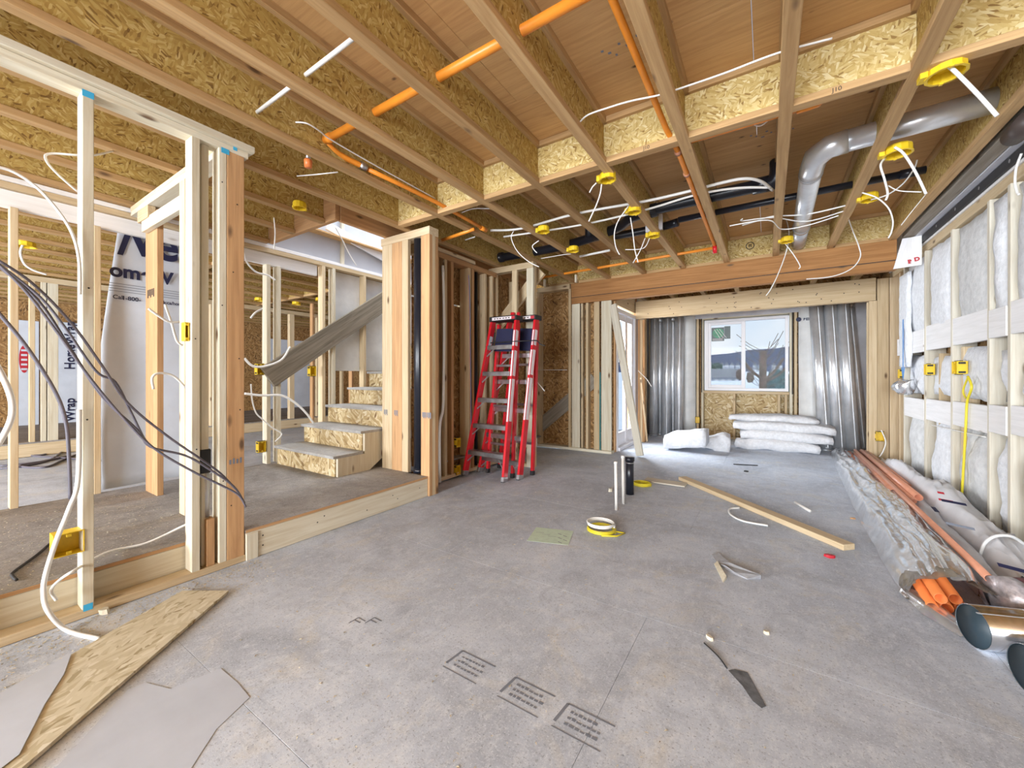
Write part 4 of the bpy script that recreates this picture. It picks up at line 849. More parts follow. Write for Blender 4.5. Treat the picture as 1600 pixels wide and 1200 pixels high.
# ------------------------------------------------------------------ floor stubs and coils
for (u, v, vt, lb_) in ((963, 797, 722, 'shorter thin white pipe stub rising from the floor'), (974, 787, 713, 'taller thin white pipe stub beside the black floor stub')):
    b0 = ZP(u, v, 0); zt_ = YP(u, vt, b0.y).z; t = thing('pipe_stub', lb_, 'pipe', b0); tube('pipe_body', [b0, b0 + V((-.006, 0, zt_))], .012, PEX, t, k=1, sides=10); tube('pipe_cap', [b0 + V((-.006, 0, zt_ - .015)), b0 + V((-.006, 0, zt_ + .004))], .015, PEX, t, k=1, sides=10)
b0 = ZP(984, 772, 0); zt_ = YP(984, 715, b0.y).z; t = thing('drain_stub', 'capped black drain stub standing up from the floor', 'pipe', b0)
tube('pipe_body', [b0, b0 + V((0, 0, zt_))], .036, ABS, t, k=1, sides=18); tube('test_cap', [b0 + V((0, 0, zt_ - .03)), b0 + V((0, 0, zt_ + .005))], .043, ABS, t, k=1, sides=18); tube('steel_band', [b0 + V((0, 0, zt_ - .05)), b0 + V((0, 0, zt_ - .042))], .0415, ALU, t, k=1, sides=18)
def coil(name, parent, c, R, r, turns, dz, mat, seed=0, tail=None):
    pts = []; n_ = int(turns * 18)
    for i in range(n_ + 1):
        a = 2 * math.pi * i / 18; rr = R * (1 + .05 * math.sin(a * .37 + seed)); pts.append(V(c) + V((rr * math.cos(a), rr * .95 * math.sin(a), r + dz * i / n_)))
    if tail: pts += [V(q) for q in tail]
    vs, fs = sweep(pts, r, 7); return mesh_obj(name, vs, fs, mat, parent, True, c)
c0 = ZP(939, 829, 0)
o = coil('cable_coil', None, c0 + V((.005, -.005, 0)), .094, .0055, 4, .018, YELW, 1, [c0 + V((.10, .02, .008)), c0 + V((.16, .03, .006)), c0 + V((.13, -.05, .006)), c0 + V((.04, -.10, .006))]); tag(o, 'yellow cable coil lying under the white coil', 'cable')
o = coil('cable_coil', None, c0 + V((-.005, .012, .030)), .092, .006, 3, .022, WIRE, 2); tag(o, 'white cable coil resting on the yellow one', 'cable')
c1 = ZP(1003, 759, 0); o = coil('cable_coil', None, c1, .085, .006, 4, .03, YELW, 3); tag(o, 'small yellow cable coil behind the black floor stub', 'cable')
# ------------------------------------------------------------------ boards, papers and scraps on the floor
a, b1 = ZP(1066, 750, 0), ZP(1327, 860, 0); tag(plank('loose_stud', None, (a.x, a.y, .0195), (b1.x, b1.y, .0195), .038, .089, (0, 0, 1), WP), 'long loose stud lying across the open floor', 'board')
a, b1 = ZP(1008, 750, 0), ZP(1072, 759, 0); tag(plank('scrap_board', None, (a.x, a.y, .007), (b1.x, b1.y, .007), .012, .15, (0, 0, 1), WR), 'thin grey scrap board beside the yellow coil', 'board')
def sheet(name, pts, mat, label, cat, z=.002, th=.002, curl=None):
    k = len(pts); top = [V((p[0], p[1], z + th + (curl(p) if curl else 0))) for p in pts]; bot = [V((p.x, p.y, p.z - th)) for p in top]
    return tag(mesh_obj(name, top + bot, [tuple(range(k)), tuple(range(2 * k - 1, k - 1, -1))] + [(i, (i + 1) % k, k + (i + 1) % k, k + i) for i in range(k)], mat, None, False, top[0]), label, cat)
so_ = sheet('strand_board_offcut', [(-2.475, .765), (-2.28, .891), (-1.63, .05), (-2.03, -.12), (-2.27, .352)], OSB_P, 'pale strand board offcut lying by the platform edge', 'board', .004, .013)
PT = lambda L_: [tuple(ZP(u, v, 0).xy) for u, v in L_]
sheet('paper_sheet', PT([(-60, 1128), (112, 1028), (100, 1062), (70, 1110), (30, 1190), (-60, 1260)]), PAPER, 'grey paper sheet overlapping the strand board corner', 'paper', .020, .001)
sheet('paper_sheet', PT([(200, 1078), (228, 1067), (266, 1077), (345, 1045), (372, 1068), (390, 1090), (338, 1140), (280, 1230), (60, 1230)]), PAPER, 'torn grey paper sheet half under the strand board', 'paper', .0006, .001)
gp = sheet('green_paper', PT([(823, 845), (888, 852), (896, 830), (838, 824)]), GREENP, 'pale green printed sheet of paper on the floor', 'paper', .0006, .0008)
for i in range(5):
    a = ZP(872 + (i % 2) * 8, 834 + i * 3.2, 0); q = bar(a.xy, (a.x + .03, a.y - .006), .006, INKG, .0020, 'print_line', gp)
for i in range(3):
    a = ZP(838 + i * 9, 832 + i * 3, 0); bar(a.xy, (a.x + .05, a.y + .02), .003, INKG, .0020, 'print_line', gp)
def scrap(label, u, v, dims, mat, rz=0, cat='scrap', shape=None, name='scrap'):
    b0 = ZP(u, v, 0)
    vs = []; k = 7
    for zz, s_ in ((0.0005, 1.0), (dims[2], .8)):
        for i in range(k):
            a = 2 * math.pi * i / k; rr = 1 + random.uniform(-.25, .25); vs.append(V((dims[0] / 2 * s_ * rr * math.cos(a), dims[1] / 2 * s_ * rr * math.sin(a), zz)))
    R = Matrix.Rotation(rz, 3, 'Z'); vs = [R @ q + V((b0.x, b0.y, 0)) for q in vs]
    o = mesh_obj(name, vs, [tuple(range(k))[::-1], tuple(range(k, 2 * k))] + [(i, (i + 1) % k, k + (i + 1) % k, k + i) for i in range(k)], mat, None, False, b0); return tag(o, label, cat)
scrap('small pale wood block by the white pipe stubs', 954, 768, (.045, .04, .03), WW, .3, 'wood scrap', name='wood_scrap')
scrap('stubby pale wood chip near the dark smear on the floor', 1109, 999, (.035, .018, .014), WW, -.5, 'wood scrap', name='wood_scrap')
scrap('round pale plug lying alone on the floor', 1198, 990, (.028, .022, .012), WW, .2, 'plug', name='plug')
scrap('crumpled pink and brown wrapper by the end of the loose stud', 1297, 871, (.06, .035, .016), REDINK, .2, 'wrapper', name='wrapper')
scrap('small orange-brown scrap beside the plastic wrapped bundle', 1333, 811, (.04, .02, .010), WO, .2, 'scrap')
scrap('dark square scrap in front of the insulation stack', 1166, 737, (.05, .04, .012), BLK, .2, 'scrap')
scrap('round wood core with black mark by the strand board', 163, 958, (.05, .04, .022), WW, .2, 'wood scrap', name='wood_scrap')
t = thing('torn_plastic', 'torn strip of crumpled grey plastic on the open floor', 'plastic', ZP(1140, 895, 0))
for nm, L_, mt in (('plastic_strip', [(1112, 868), (1122, 866), (1140, 885), (1165, 893), (1186, 898), (1189, 905), (1168, 906), (1148, 898), (1134, 890), (1120, 880)], POLYD), ('wood_sliver', [(1116, 882), (1121, 880), (1135, 906), (1130, 911)], WW)):
    P2 = PT(L_); k = len(P2); top = [V((x, y, .006 + .008 * ((i * 7) % 3))) for i, (x, y) in enumerate(P2)]; bot = [V((x, y, .001)) for x, y in P2]
    mesh_obj(nm, top + bot, [tuple(range(k)), tuple(range(2 * k - 1, k - 1, -1))] + [(i, (i + 1) % k, k + (i + 1) % k, k + i) for i in range(k)], mt, t, False, top[0])
P2 = PT([(1138, 1048), (1148, 1046), (1168, 1051), (1173, 1060), (1197, 1104), (1190, 1107), (1176, 1096), (1160, 1072)]); sheet('dark_tape_scrap', [(x, y) for x, y in P2], plain('smeared_tape', (0.16, 0.17, 0.19), .6, nz=(30, .5, 0)), 'flattened dark tape scrap stuck to the floor', 'tape', .0006, .0012)
a, b1 = ZP(1100, 1006, 0), ZP(1136, 1046, 0); tag(tube('thin_wire', [(a.x, a.y, .004), ((a.x + b1.x) / 2 + .01, (a.y + b1.y) / 2, .004), (b1.x, b1.y, .004)], .0025, BLK, k=5, sides=6), 'thin dark wire leading to the tape scrap', 'wire')
tag(tube('cable_scrap', [V((*ZP(u, v, 0).xy, .008)) for u, v in ((1155, 795), (1140, 797), (1142, 806), (1162, 816), (1200, 823))], .007, WIRE, k=6, sides=7), 'curved white cable scrap beside the loose stud', 'cable')
tag(tube('pipe_scrap', [V((*ZP(u, v, 0).xy, .011)) for u, v in ((1242, 787), (1266, 801))], .011, PEX, k=1, sides=9), 'short straight white pipe scrap on the floor', 'pipe')
tag(tube('cable_scrap', [V((*ZP(u, v, 0).xy, .006)) for u, v in ((1146, 726), (1165, 727), (1184, 728))], .006, BLK, k=3, sides=6), 'short dark rod lying in front of the insulation stack', 'cable')
sd = []                                                             # wood shavings, uncountable
vs, fs = [], []
for i in range(2600):
    q = random.random()
    if q < .45: x, y = -2.58 + abs(random.gauss(0, .16)), random.uniform(-.1, 1.15)
    elif q < .75: x, y = random.gauss(-1.2, .7), random.uniform(.6, 4.5)
    else: x, y = random.uniform(-4.2, -2.75), random.uniform(.2, 1.0); 
    z = RZ if x < -2.7 else 0
    if x > .5 or (z == 0 and x < -2.595): continue
    a = random.uniform(0, 6.28); l, w_ = random.uniform(.003, .010), random.uniform(.001, .0035); c, s_ = math.cos(a), math.sin(a); k = len(vs); h = random.uniform(.001, .004)
    vs += [(x - l * c, y - l * s_, z + .0006), (x + w_ * s_, y - w_ * c, z + h), (x + l * c, y + l * s_, z + .0006), (x - w_ * s_, y + w_ * c, z + h)]; fs.append((k, k + 1, k + 2, k + 3))
tag(mesh_obj('wood_shavings', vs, fs, WW, None), 'scattered pale wood shavings and sawdust over floor and platform', 'sawdust', kind='stuff')
# ------------------------------------------------------------------ bundle of pipes in plastic along the insulated wall
def heap(name, parent, spine, mat, nx=14, crinkle=.012, seed=0, flat=4.0, wav=0):
    """long low heap; spine rows are (y, x_left, x_right, height)"""
    rows = []; 
    for i in range(len(spine) - 1):
        a, b1 = spine[i], spine[i + 1]; k = max(2, int(abs(b1[0] - a[0]) / (.03 if wav else .06)))
        for j in range(k): rows.append([a[m_] + (b1[m_] - a[m_]) * j / k for m_ in range(4)])
    rows.append(list(spine[-1])); vs, fs = [], []
    for y, xl, xr, h in rows:
        for i in range(nx + 1):
            t_ = i / nx; e = 1 - abs(2 * t_ - 1) ** flat; x = xl + (xr - xl) * t_
            z = h * e * (1 + .25 * noise.noise(V((x * 11, y * 1.5, seed)))) + e * crinkle * (noise.noise(V((x * 30, y * 9, seed))) + .6 * noise.noise(V((x * 60, y * 25, seed))))
            if wav: z += e * (wav * math.sin(t_ * math.pi * 5 + noise.noise(V((y * 1.2, 3, seed))) * 2) + .055 * (.35 - abs(noise.noise(V((x * 20 + .6 * noise.noise(V((y * 2, x * 4, 8))), y * .55, seed + 3))))) + .008 * (.3 - abs(noise.noise(V((x * 40 + y * 9, y * 7 - x * 12, seed + 9))))))
            vs.append((x + .012 * noise.noise(V((y * 4, t_ * 3, seed + 5))), y, max(z, .002)))
    for j in range(len(rows) - 1):
        for i in range(nx): a = j * (nx + 1) + i; fs.append((a, a + 1, a + nx + 2, a + nx + 1))
    return mesh_obj(name, vs, fs, mat, parent, True, (spine[0][1], spine[0][0], 0))
t = thing('wrapped_pipe_bundle', 'clear plastic wrapped bundle of orange pipes lying along the floor', 'pipe bundle', (.75, 4.5, 0))
heap('plastic_wrap', t, [(7.05, .74, .98, .08), (6.0, .68, .98, .11), (4.2, .60, .97, .13), (3.15, .57, .93, .14), (2.85, .57, .90, .15), (2.72, .585, .87, .13)], CLEAR, 46, .010, 2, wav=.012)
PB = []
for i, (dx, dz) in enumerate(((0, .03), (.055, .03), (.11, .03), (.03, .076), (.085, .076))):
    x = .640 + dx; z = dz - .002
    PB.append((x, z)); pipe_hollow('orange_pipe', (x + .0, 2.585 + .01 * (i % 3) + dx * .35, z), (x + .19, 6.85, z), .0235, .003, ORD, t, None, 16)
vs, fs = [], []; nA = 18; prof = ((2.90, .150, .11, 0), (2.82, .160, .125, .004), (2.75, .155, .135, .010), (2.68, .170, .130, .018))
for j, (y, rx, rz_, wob) in enumerate(prof):
    for i in range(nA + 1):
        a = math.pi * (-.08 + 1.16 * i / nA); vs.append((.735 + rx * math.cos(a) + wob * math.sin(i * 2.1 + j), y + .3 * (math.cos(a) * .05) + wob * math.cos(i * 1.7), max(.003, .02 + rz_ * math.sin(a) * (1.0 + .12 * math.sin(i * 1.3 + j)))))
for j in range(len(prof) - 1):
    for i in range(nA): a = j * (nA + 1) + i; fs.append((a, a + 1, a + nA + 2, a + nA + 1))
mesh_obj('torn_wrap_mouth', vs, fs, DIRTY, t, True, (.745, 2.6, 0))
o = heap('loose_plastic', t, [(2.75, .56, .66, .03), (2.55, .60, .72, .04), (2.42, .68, .80, .015)], CLEAR, 10, .012, 4)
for (lb_, p0, p1, r, tt) in (('long thin salmon pipe lying on the clear plastic bundle', (.868, 2.75, .155), (.955, 6.70, .135), .0175, .003), ('salmon pipe with open end lying next to the plastic bundle', (.885, 4.50, .125), (.965, 6.75, .085), .024, .003),
                             ('upper salmon pipe of the pair beside the white plastic', (.985, 4.28, .155), (1.02, 6.70, .13), .027, .003), ('lower salmon pipe of the pair beside the white plastic', (.945, 4.22, .135), (.992, 6.68, .10), .018, .003), ('salmon pipe furthest into the alcove against the wall', (1.05, 4.85, .12), (1.075, 6.75, .12), .024, .003)):
    tag(pipe_hollow('salmon_pipe', p0, p1, r, tt, COP, None, DUCTEND if False else None, 18), lb_, 'pipe')
o = heap('grey_plastic_sheet', None, [(4.9, .98, 1.10, .10), (4.0, .90, 1.06, .12), (3.2, .88, 1.02, .12), (2.85, .88, .98, .10)], POLY, 10, .018, 7); tag(o, 'rumpled grey plastic sheet behind the long salmon pipe', 'plastic')
bagt = thing('printed_plastic_bag', 'long white plastic bag with navy and red print heaped by the insulated wall', 'plastic bag', (1.15, 4.2, 0))
heap('bag_body', bagt, [(6.4, 1.08, 1.22, .08), (5.7, 1.05, 1.24, .22), (5.0, 1.05, 1.25, .20), (4.4, 1.03, 1.25, .26), (3.8, 1.02, 1.25, .20), (3.3, .99, 1.25, .18), (3.02, .99, 1.24, .10)], BAG, 18, .035, 9, 3)
for (u, v, sx_, sy_, mt) in ((1490, 785, .10, .025, NAVY), (1470, 770, .03, .02, REDINK), (1478, 782, .06, .012, REDINK), (1461, 796, .02, .08, NAVY), (1500, 822, .10, .016, INKG), (1590, 890, .10, .02, NAVY)):
    p = ZP(u, v, .275 if v < 800 else .245); d = V((sx_, -sx_ * .5, 0)); q = V((0, sy_, .01)); mesh_obj('bag_print', [p - d / 2 - q / 2, p + d / 2 - q / 2, p + d / 2 + q / 2, p - d / 2 + q / 2], [(0, 1, 2, 3)], mt, bagt, False, p)
tag(tube('bag_strap', [XP(u, v, x) for u, v, x in ((1530, 872, 1.0), (1538, 850, 1.02), (1555, 838, 1.06), (1580, 838, 1.12), (1600, 850, 1.18))], .008, POLYL, k=6, sides=8), 'looped pale strap over the white plastic bag', 'strap')
t = thing('netted_roll', 'dark red printed roll in foil wrap next to the round ducts', 'roll', (1.05, 2.70, 0))
tube('roll_body', [(.89, 2.70, .093), (1.14, 2.83, .093)], .090, plain('maroon_net', (0.16, 0.06, 0.065), 0.6, nz=(40, .7, .5)), t, k=1, sides=22); tube('foil_band', [(.886, 2.698, .093), (.94, 2.726, .093)], .0925, plain('printed_foil', (0.55, 0.50, 0.52), 0.3, 0.4, nz=(25, .5, .4)), t, k=1, sides=22)
for i, (lb_, p0, p1) in enumerate((('round silver duct with dark open end lying next to the netted roll', (.70, 2.36, .083), (1.17, 2.54, .083)), ('second silver duct with dark end lying in front of the first', (.755, 2.11, .083), (1.18, 2.24, .083)))):
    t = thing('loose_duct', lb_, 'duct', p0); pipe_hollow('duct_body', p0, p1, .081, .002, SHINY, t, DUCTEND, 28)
    d = (V(p1) - V(p0)).normalized(); tube('mouth_shade_disc', [V(p0) + d * .002, V(p0) + d * .012], .079, DUCTEND, t, k=1, sides=24); plank('seam', t, V(p0) + V((0, -.035, .072)), V(p1) + V((0, -.035, .072)), .003, .008, (0, 0, 1), GALVD, 0)  # dark disc across the mouth paints the shade inside the duct
# ------------------------------------------------------------------ cables
G = {}
def cable(label, pts, r=.0045, mat=WIRE, name='cable', group=None, cat='cable'):
    P3 = []
    for (u, v, m_, val) in pts: P3.append(ZP(u, v, val) if m_ == 'z' else XP(u, v, val) if m_ == 'x' else YP(u, v, val))
    return tag(tube(name, P3, r, mat, k=6, sides=7), label, cat, group)
def zs(L_, z): return [(u, v, 'z', z) for u, v in L_]
def xs_(L_, x): return [(u, v, 'x', x) for u, v in L_]
def ys_(L_, y): return [(u, v, 'y', y) for u, v in L_]
tag(tube('conduit', [ZP(552, 60, 2.555), ZP(392, 183, 2.555)], .010, PEX, k=1, sides=10), 'straight white conduit crossing two joists beside the thick orange pipe', 'conduit')
cable('white cable arching across the pale blocking to the next joists', zs([(905, 192), (918, 180), (945, 170), (985, 158), (1028, 149), (1060, 139), (1130, 115), (1215, 83), (1300, 60)], 2.52))
tag(tube('water_pipe', [ZP(u, v, 2.535) for u, v in ((766, 360), (815, 357), (900, 334), (1010, 314), (1080, 298), (1130, 285), (1165, 279), (1190, 284), (1207, 297))], .011, PEX, k=5, sides=9), 'upper white water pipe of the pair under the joists', 'pipe')
tag(tube('water_pipe', [ZP(u, v, 2.53) for u, v in ((787, 370), (905, 352), (1008, 328), (1085, 305), (1150, 294), (1204, 293))], .009, PEX, k=5, sides=9), 'lower white water pipe of the pair under the joists', 'pipe')
tag(tube('pipe_offcut', [ZP(900, 402, 2.50), ZP(953, 391, 2.50)], .013, PEX, k=1, sides=9), 'short thick white pipe offcut below the black drain', 'pipe')
cable('white cable dropping from the box past the blocking', ys_([(940, 288), (938, 302), (932, 320), (920, 346)], 2.6)); cable('stripped cable end poking out beside the blocking box', ys_([(932, 286), (926, 292), (921, 301)], 2.62))
cable('white cable bowing down below the water pipes', ys_([(982, 322), (966, 345), (960, 365), (962, 385), (968, 398)], 3.22)); cable('white cable hanging straight from the middle joist box', ys_([(985, 340), (989, 365), (992, 390), (997, 410)], 3.26)); cable('white cable crossing over at the middle joist', ys_([(1008, 372), (1000, 392), (989, 411)], 3.9))
cable('long white cable drooping to the closet frame top', ys_([(803, 360), (799, 372), (808, 392), (825, 408), (842, 417)], 3.3)); cable('kinked cable end near the black drain elbow', ys_([(842, 376), (832, 384), (835, 391), (839, 395)], 3.3))
cable('thin white cable stapled along the joist web', zs([(845, 404), (880, 398), (892, 397)], 2.46), .004); cable('thin tail of cable right of the middle joist', ys_([(977, 390), (1005, 388), (1015, 372)], 3.92), .004)
cable('upper white cable passing behind the silver duct', zs([(1160, 352), (1180, 346), (1208, 338), (1260, 335), (1322, 321)], 2.50), .006); cable('lower white cable passing behind the silver duct', zs([(1160, 342), (1161, 345), (1208, 340), (1260, 346), (1318, 330)], 2.49), .005); cable('slack white cable sagging in front of the duct sleeve', zs([(1140, 353), (1200, 344), (1222, 358), (1262, 352), (1310, 337)], 2.47), .005)
cable('white cable with stripped end in front of the beam', ys_([(1214, 362), (1225, 378), (1240, 398), (1250, 415), (1248, 420)], 5.0), .005); cable('white cable falling past the beam to the header', ys_([(1228, 342), (1233, 365), (1228, 395), (1215, 430), (1204, 452), (1197, 462)], 5.1), .005)
cable('white cable swinging down and left across the beam', [(1325, 340, 'z', 2.472)] + ys_([(1333, 362), (1342, 385), (1344, 402), (1330, 420), (1300, 432), (1260, 436)], 5.0), .005)
cable('thick white cable end beside the box near the insulated wall', ys_([(1398, 230), (1412, 240), (1430, 268), (1447, 303)], 3.2), .007); cable('white cable hooking below the box near the insulated wall', [(1384, 246, 'z', 2.46)] + ys_([(1376, 258), (1382, 280), (1387, 302), (1384, 313)], 3.25), .006)
cable('white cable looping from joist to the slim drain pipe', ys_([(1361, 312), (1385, 305), (1410, 288), (1428, 264), (1433, 250)], 4.0), .005); cable('white cable arching out of the small joist box', ys_([(1347, 301), (1370, 309), (1388, 325), (1395, 345), (1393, 362), (1388, 372)], 3.9), .005); cable('thin white cable tail lying on the last joist', ys_([(1388, 290), (1405, 298), (1440, 300)], 3.9), .004)
cable('thin cable run stapled down the last joist web', ys_([(1447, 303), (1425, 330), (1408, 352)], 4.3), .003)
cable('thick white cable end beside the large open ceiling box', ys_([(1466, 97), (1482, 103), (1505, 124), (1535, 155), (1558, 181)], 2.5), .008); cable('white cable curling under the capped orange elbow', ys_([(1172, 184), (1176, 193), (1186, 197), (1198, 190), (1208, 177)], 2.6), .004)
cable('white strap end hanging on the insulated wall', xs_([(1596, 240), (1588, 262), (1586, 285), (1589, 300), (1592, 304)], 1.235), .006)
cable('thin grey cable stapled along the joist by the orange pipe', zs([(462, 191), (480, 193), (500, 205), (520, 220), (600, 266), (680, 310)], 2.56), .0045); cable('white cable stub below the red sprinkler head', zs([(464, 275), (490, 273), (528, 269)], 2.50), .004)
cable('white cable on joists past the blocking left of the ladders', zs([(722, 332), (740, 326), (765, 326)], 2.5), .005); cable('short white pipe end by the orange coupling', zs([(727, 375), (742, 370)], 2.47), .006)
cable('white cable over the landing hanging from the joist', xs_([(428, 340), (430, 365), (428, 390)], -3.4), .005); cable('white cable dangling in the stair opening', xs_([(524, 355), (535, 375), (545, 395), (557, 415)], -4.0), .006)
for k, (x, z1) in enumerate(((-2.73, 2.40), (-2.55, 2.40))): tag(slab('foam_tab', None, (YP((851, 900)[k], 450, 4.95).x - .012, YP((851, 900)[k], 450, 4.95).x + .012), (4.93, 4.97), (2.36, 2.465), WW), ('pale hanger tab under the orange fitting by the closet', 'pale hanger tab on the orange pipe near the beam end')[k], 'tab')
# left foreground
cable('white cable arching from the corner down the pale stud', xs_([(-20, 258), (20, 268), (60, 295), (95, 335), (115, 370), (124, 410), (125, 460)], -2.585), .006)
cable('thick white cable running down the pale stud to the floor', [*xs_([(124, 640), (122, 750), (108, 795), (88, 845), (72, 895), (68, 925)], -2.575), (75, 955, 'x', -2.52), (105, 985, 'z', .01), (155, 998, 'z', .01)], .009)
cable('white cable looping at the edge of the open studs', xs_([(-15, 555), (5, 590), (18, 625), (17, 655), (0, 690), (-20, 715)], -2.50), .010)
cable('white cable crossing over the platform edge to the studs', [*xs_([(345, 801), (315, 812), (290, 820)], -2.70), *zs([(230, 848), (170, 862)], .20), *xs_([(122, 888), (95, 905), (80, 922), (88, 938)], -2.58)], .006)
cable('thin white cable hooked on the joists above the pale stud', [(176, 236, 'z', 2.47)] + xs_([(140, 243), (80, 240), (72, 250), (90, 272), (122, 300)], -2.75), .005)
DK = (('lowest dark cable of the bundle slung past the studs', [(-10, 405), (40, 455), (90, 520), (140, 590), (190, 650), (240, 700), (300, 736), (345, 758), (372, 773), (384, 792)]), ('middle dark cable of the bundle slung past the studs', [(-10, 410), (60, 470), (110, 545), (160, 620), (215, 672), (235, 698), (290, 712), (330, 735), (365, 760), (382, 786)]),
      ('topmost dark cable of the bundle slung past the studs', [(-10, 402), (50, 442), (110, 503), (160, 572), (200, 630), (260, 680), (315, 718), (345, 740), (368, 764)]), ('dark cable of the bundle kinked beside the house wrap', [(-10, 407), (60, 462), (100, 510), (150, 580), (180, 597), (205, 645), (225, 685), (240, 700)]))
for k, (lb_, L_) in enumerate(DK): cable(lb_, xs_(L_, -2.50 - .015 * k), .0055, GRYW)
cable('dark cable hanging down behind the pale stud to the platform', [*xs_([(-10, 480), (40, 540), (85, 610), (103, 660), (108, 720), (110, 780)], -4.10)], .011, GRYW)
cable('dark cable tail lying on the platform', zs([(90, 838), (60, 865), (22, 893), (20, 900), (26, 906)], RZ + .006), .006, BLK)
for k, (lb_, L_) in enumerate((('tangled dark cable on the neighbouring floor near the studs', [(0, 728), (60, 722), (110, 712), (60, 722), (30, 728), (70, 730), (100, 718), (130, 706)]), ('looping dark cable on the neighbouring floor behind the first', [(0, 732), (40, 728), (85, 715), (110, 690), (90, 700), (70, 710), (50, 712), (105, 716), (160, 720)]))): cable(lb_, zs(L_, .012), .012, GRYW)
cable('drooping white cable from the neighbouring ceiling box', xs_([(36, 382), (32, 395), (38, 412), (52, 422), (73, 429)], -6.35), .010)
# beside the landing studs
cable('curled white cable on the house wrap side stud', xs_([(290, 606), (272, 588), (250, 583), (238, 590), (240, 608)], -3.1), .007); cable('forked white cable end on the house wrap side stud', xs_([(232, 482), (250, 495), (265, 503), (280, 503)], -3.1), .007); cable('white cable falling beside the house wrap side stud', xs_([(258, 476), (268, 505), (276, 532), (285, 540)], -3.12), .007)
cable('white cable arching to the bottom stair tread', xs_([(382, 615), (410, 618), (440, 618), (462, 630), (478, 645), (490, 661)], -4.0), .011); cable('white cable bowing in front of the grey plank', xs_([(382, 560), (395, 572), (415, 572), (440, 562), (453, 542)], -4.1), .011); cable('thin white cable loop behind the stair studs', xs_([(392, 600), (394, 625), (400, 645), (410, 655), (425, 668), (440, 678), (430, 690)], -4.3), .007)
cable('white cable looped around the stair studs at the header', xs_([(382, 395), (386, 410), (400, 425), (418, 430), (430, 438)], -4.3), .009); cable('pale cable leaning out from the far unit posts', xs_([(392, 497), (400, 488), (414, 481)], -4.9), .012)
cable('yellow cable dropping down the insulated wall', xs_([(1512, 588), (1518, 605), (1511, 628), (1509, 665), (1506, 720), (1503, 772)], 1.255), .008, YELW); cable('yellow cable tail splayed over the lower white block', xs_([(1513, 588), (1505, 610), (1509, 622)], 1.255), .006, YELW)
cable('thin white cable crossing the insulated wall batts', xs_([(1455, 664), (1490, 672), (1540, 683)], 1.262), .004)
tag(pillow('crumpled_plastic', None, (1.17, 1.255), (5.60, 5.76), (.90, 1.05), CLEAR, .03, .05, .03, 91), 'crumpled clear plastic stuck to the insulated wall corner', 'plastic')
cable('white cable hanging by the opening post box', ys_([(1377, 672), (1384, 690), (1380, 705), (1374, 714)], 6.47), .007)
cable('white cable stub poking past the closet post', ys_([(826, 585), (835, 592), (851, 611)], 4.05), .006); cable('thin white line stretched across the strand board', ys_([(840, 578), (886, 578)], 5.36), .004); cable('thin white cable beside the alcove post', ys_([(997, 579), (1010, 592), (1018, 604)], 6.6), .006)
t = thing('control_box', 'black plastic box with clear sleeve inside the end studs', 'electrical box', (-2.66, .91, .3)); a = XP(316, 703, -2.635); b1 = XP(331, 738, -2.635)
slab('box_body', t, (-2.68, -2.635), (.893, .945), (b1.z, a.z), BLK, .004); tube('clear_sleeve', [(-2.655, .925, b1.z), (-2.655, .925, .305)], .018, GALVD, t, k=1, sides=12)
# ------------------------------------------------------------------ outside the window
def FPs(u, v, dist): return FP(u, v, dist)
gnd = tag(mesh_obj('snow_ground', [(-300, 8.6, -.9), (300, 8.6, -.9), (300, 60, -1.2), (-300, 60, -1.2), (400, 330, 4.0), (-400, 330, 4.0)], [(0, 1, 2, 3), (3, 2, 4, 5)], SNOW), 'snow covered ground outside the window', 'ground', kind='structure')
side = tag(mesh_obj('snow_yard', [(-60, -30, -.4), (-12.6, -30, -.4), (-12.6, 8, -.4), (-60, 8, -.4)], [(0, 1, 2, 3)], SNOW), 'snowy yard beside the building', 'ground', kind='structure')
vs, fs = [], []; n_ = 70
for i in range(n_ + 1):
    u = 700 + 900 * i / n_; v = 555 - (u - 1112) * .115 + 2.0 * noise.noise(V((u * .02, 0, 0))) - 1.2 * noise.noise(V((u * .13, 3, 0))); v = min(v, 566)
    tp = FP(u, v, 1500); bt = FP(u, 590, 900); vs += [tp, bt, tp + V((0, 300, -100))]
for i in range(n_): a = i * 3; fs += [(a, a + 3, a + 4, a + 1), (a, a + 2, a + 5, a + 3)]
tag(mesh_obj('forested_hill', vs, fs, HILL), 'dark blue forested hill on the horizon outside', 'hill')
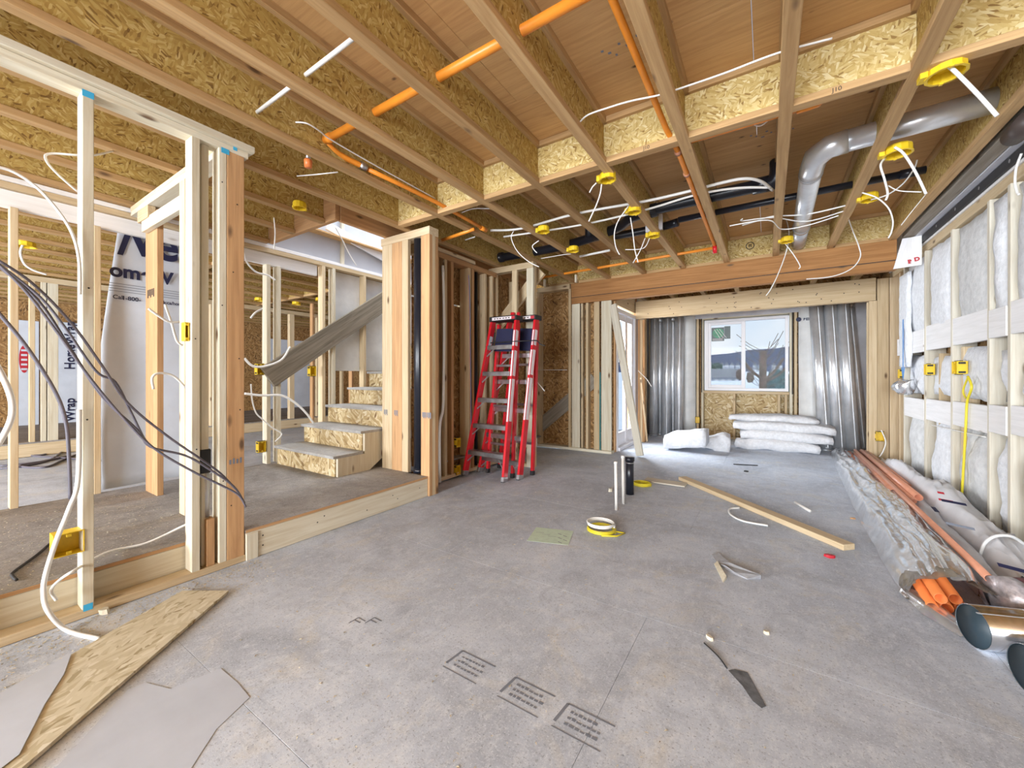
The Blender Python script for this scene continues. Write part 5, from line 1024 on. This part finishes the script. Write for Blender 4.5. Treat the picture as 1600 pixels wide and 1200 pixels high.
def house(name, label, u0, u1, vb, ve, vr, dist, wall, roof, depth=8, gable=False, group=None, wins=0):
    a, b1 = FP(u0, vb, dist), FP(u1, vb, dist); zb, ze, zr = a.z, FP(u0, ve, dist).z, FP(u0, vr, dist).z; x0, x1, y0 = a.x, b1.x, (a.y + b1.y) / 2; y1 = y0 + depth
    t = thing(name, label, 'house', ((x0 + x1) / 2, y0, zb), group); slab('wall', t, (x0, x1), (y0, y1), (zb - 3, ze), wall, 0)
    if gable: xm = (x0 + x1) / 2; vs = [(x0, y0, ze), (x1, y0, ze), (xm, y0, zr), (x0, y1, ze), (x1, y1, ze), (xm, y1, zr)]; fs = [(0, 1, 2), (3, 5, 4), (0, 2, 5, 3), (1, 4, 5, 2)]
    else: ym = (y0 + y1) / 2; e = (x1 - x0) * .03; vs = [(x0 - e, y0 - .5, ze), (x1 + e, y0 - .5, ze), (x1 + e, y1, ze), (x0 - e, y1, ze), (x0 + (x1 - x0) * .12, ym, zr), (x1 - (x1 - x0) * .12, ym, zr)]; fs = [(0, 1, 5, 4), (1, 2, 5), (2, 3, 4, 5), (3, 0, 4), (0, 3, 2, 1)]
    mesh_obj('roof', vs, fs, roof, t, False, vs[0])
    for k in range(wins):
        f = (k + .5) / wins; xx = x0 + (x1 - x0) * f; ww = (x1 - x0) / wins * .28; zz = (zb + ze) / 2; slab('window', t, (xx - ww, xx + ww), (y0 - .06, y0), (zz - (ze - zb) * .25, zz + (ze - zb) * .28), HWHITE if wall is SIDING else SIDING, 0)
house('bungalow', 'grey bungalow with shallow roof across the snow', 1102, 1157, 601, 590, 576, 100, SIDING, SHING, wins=5)
TH = 0
for u in (1108, 1124, 1132, 1140, 1149, 1158, 1176, 1184, 1206, 1216): house('townhouse', 'white gabled townhouse on the rise behind the bungalow', u, u + 6.5, 580, 571, 566, 260, HWHITE, SHING, 8, True, 'white townhouses on the rise', wins=2)
t = thing('bare_tree', 'bare pollarded tree with thick trunk outside the window', 'tree', FP(1192, 640, 13)); B0 = FP(1192, 640, 13); B0.z = -.95; T0 = FP(1192, 548, 13)
tube('trunk', [B0, (B0 + T0) / 2, T0], [.13, .11, .10], BARK, t, k=1, sides=10)
random.seed(3)
for k in range(26):
    f = random.uniform(.55, 1.0); b0 = B0.lerp(T0, f); a = random.uniform(0, 6.28); l = random.uniform(.5, 1.5) * (1.15 - .5 * f); el = random.uniform(.05, .9)
    d = V((math.cos(a) * math.cos(el), math.sin(a) * math.cos(el), math.sin(el))); mid = b0 + d * l * .5 + V((0, 0, random.uniform(-.05, .1))); tube('branch', [b0, mid, b0 + d * l + V((0, 0, l * .25))], .009, BARK, t, k=2, sides=5)
for (p0, p1) in (((1197, 592), (1224, 560)), ((1198, 595), (1228, 575)), ((1188, 590), (1160, 562))): tube('limb', [FP(*p0, 13), FP((p0[0] + p1[0]) / 2, (p0[1] + p1[1]) / 2 + 3, 13), FP(*p1, 13)], .045, BARK, t, k=3, sides=6)
def bush(label, u, v, dist, rx, rz, mat, seed, name='shrub'):
    c = FP(u, v, dist); bm = bmesh.new(); bmesh.ops.create_icosphere(bm, subdivisions=4, radius=1)
    for vv in bm.verts:
        q = vv.co.copy(); vv.co = V((q.x * rx, q.y * rx, q.z * rz)) * (1 + .35 * noise.noise(q * 3 + V((seed, 0, 0))) + .2 * noise.noise(q * 9 + V((seed, 0, 0))))
    me = bpy.data.meshes.new('f'); bm.to_mesh(me); bm.free(); me.materials.append(mat); return tag(link(name, me, None, c), label, 'shrub')
bush('dark teal hedge beside the bare tree outside', 1217, 612, 18, .55, .95, TEAL, 1); bush('small dark spruce in front of the white townhouses', 1120, 574, 180, 2.2, 2.0, GRNB, 2); bush('bare brown shrub left of the bare tree outside', 1172, 590, 40, .32, .5, BARK, 4); bush('brown shrub behind the window mullion outside', 1156, 585, 60, .45, .8, BARK, 5)
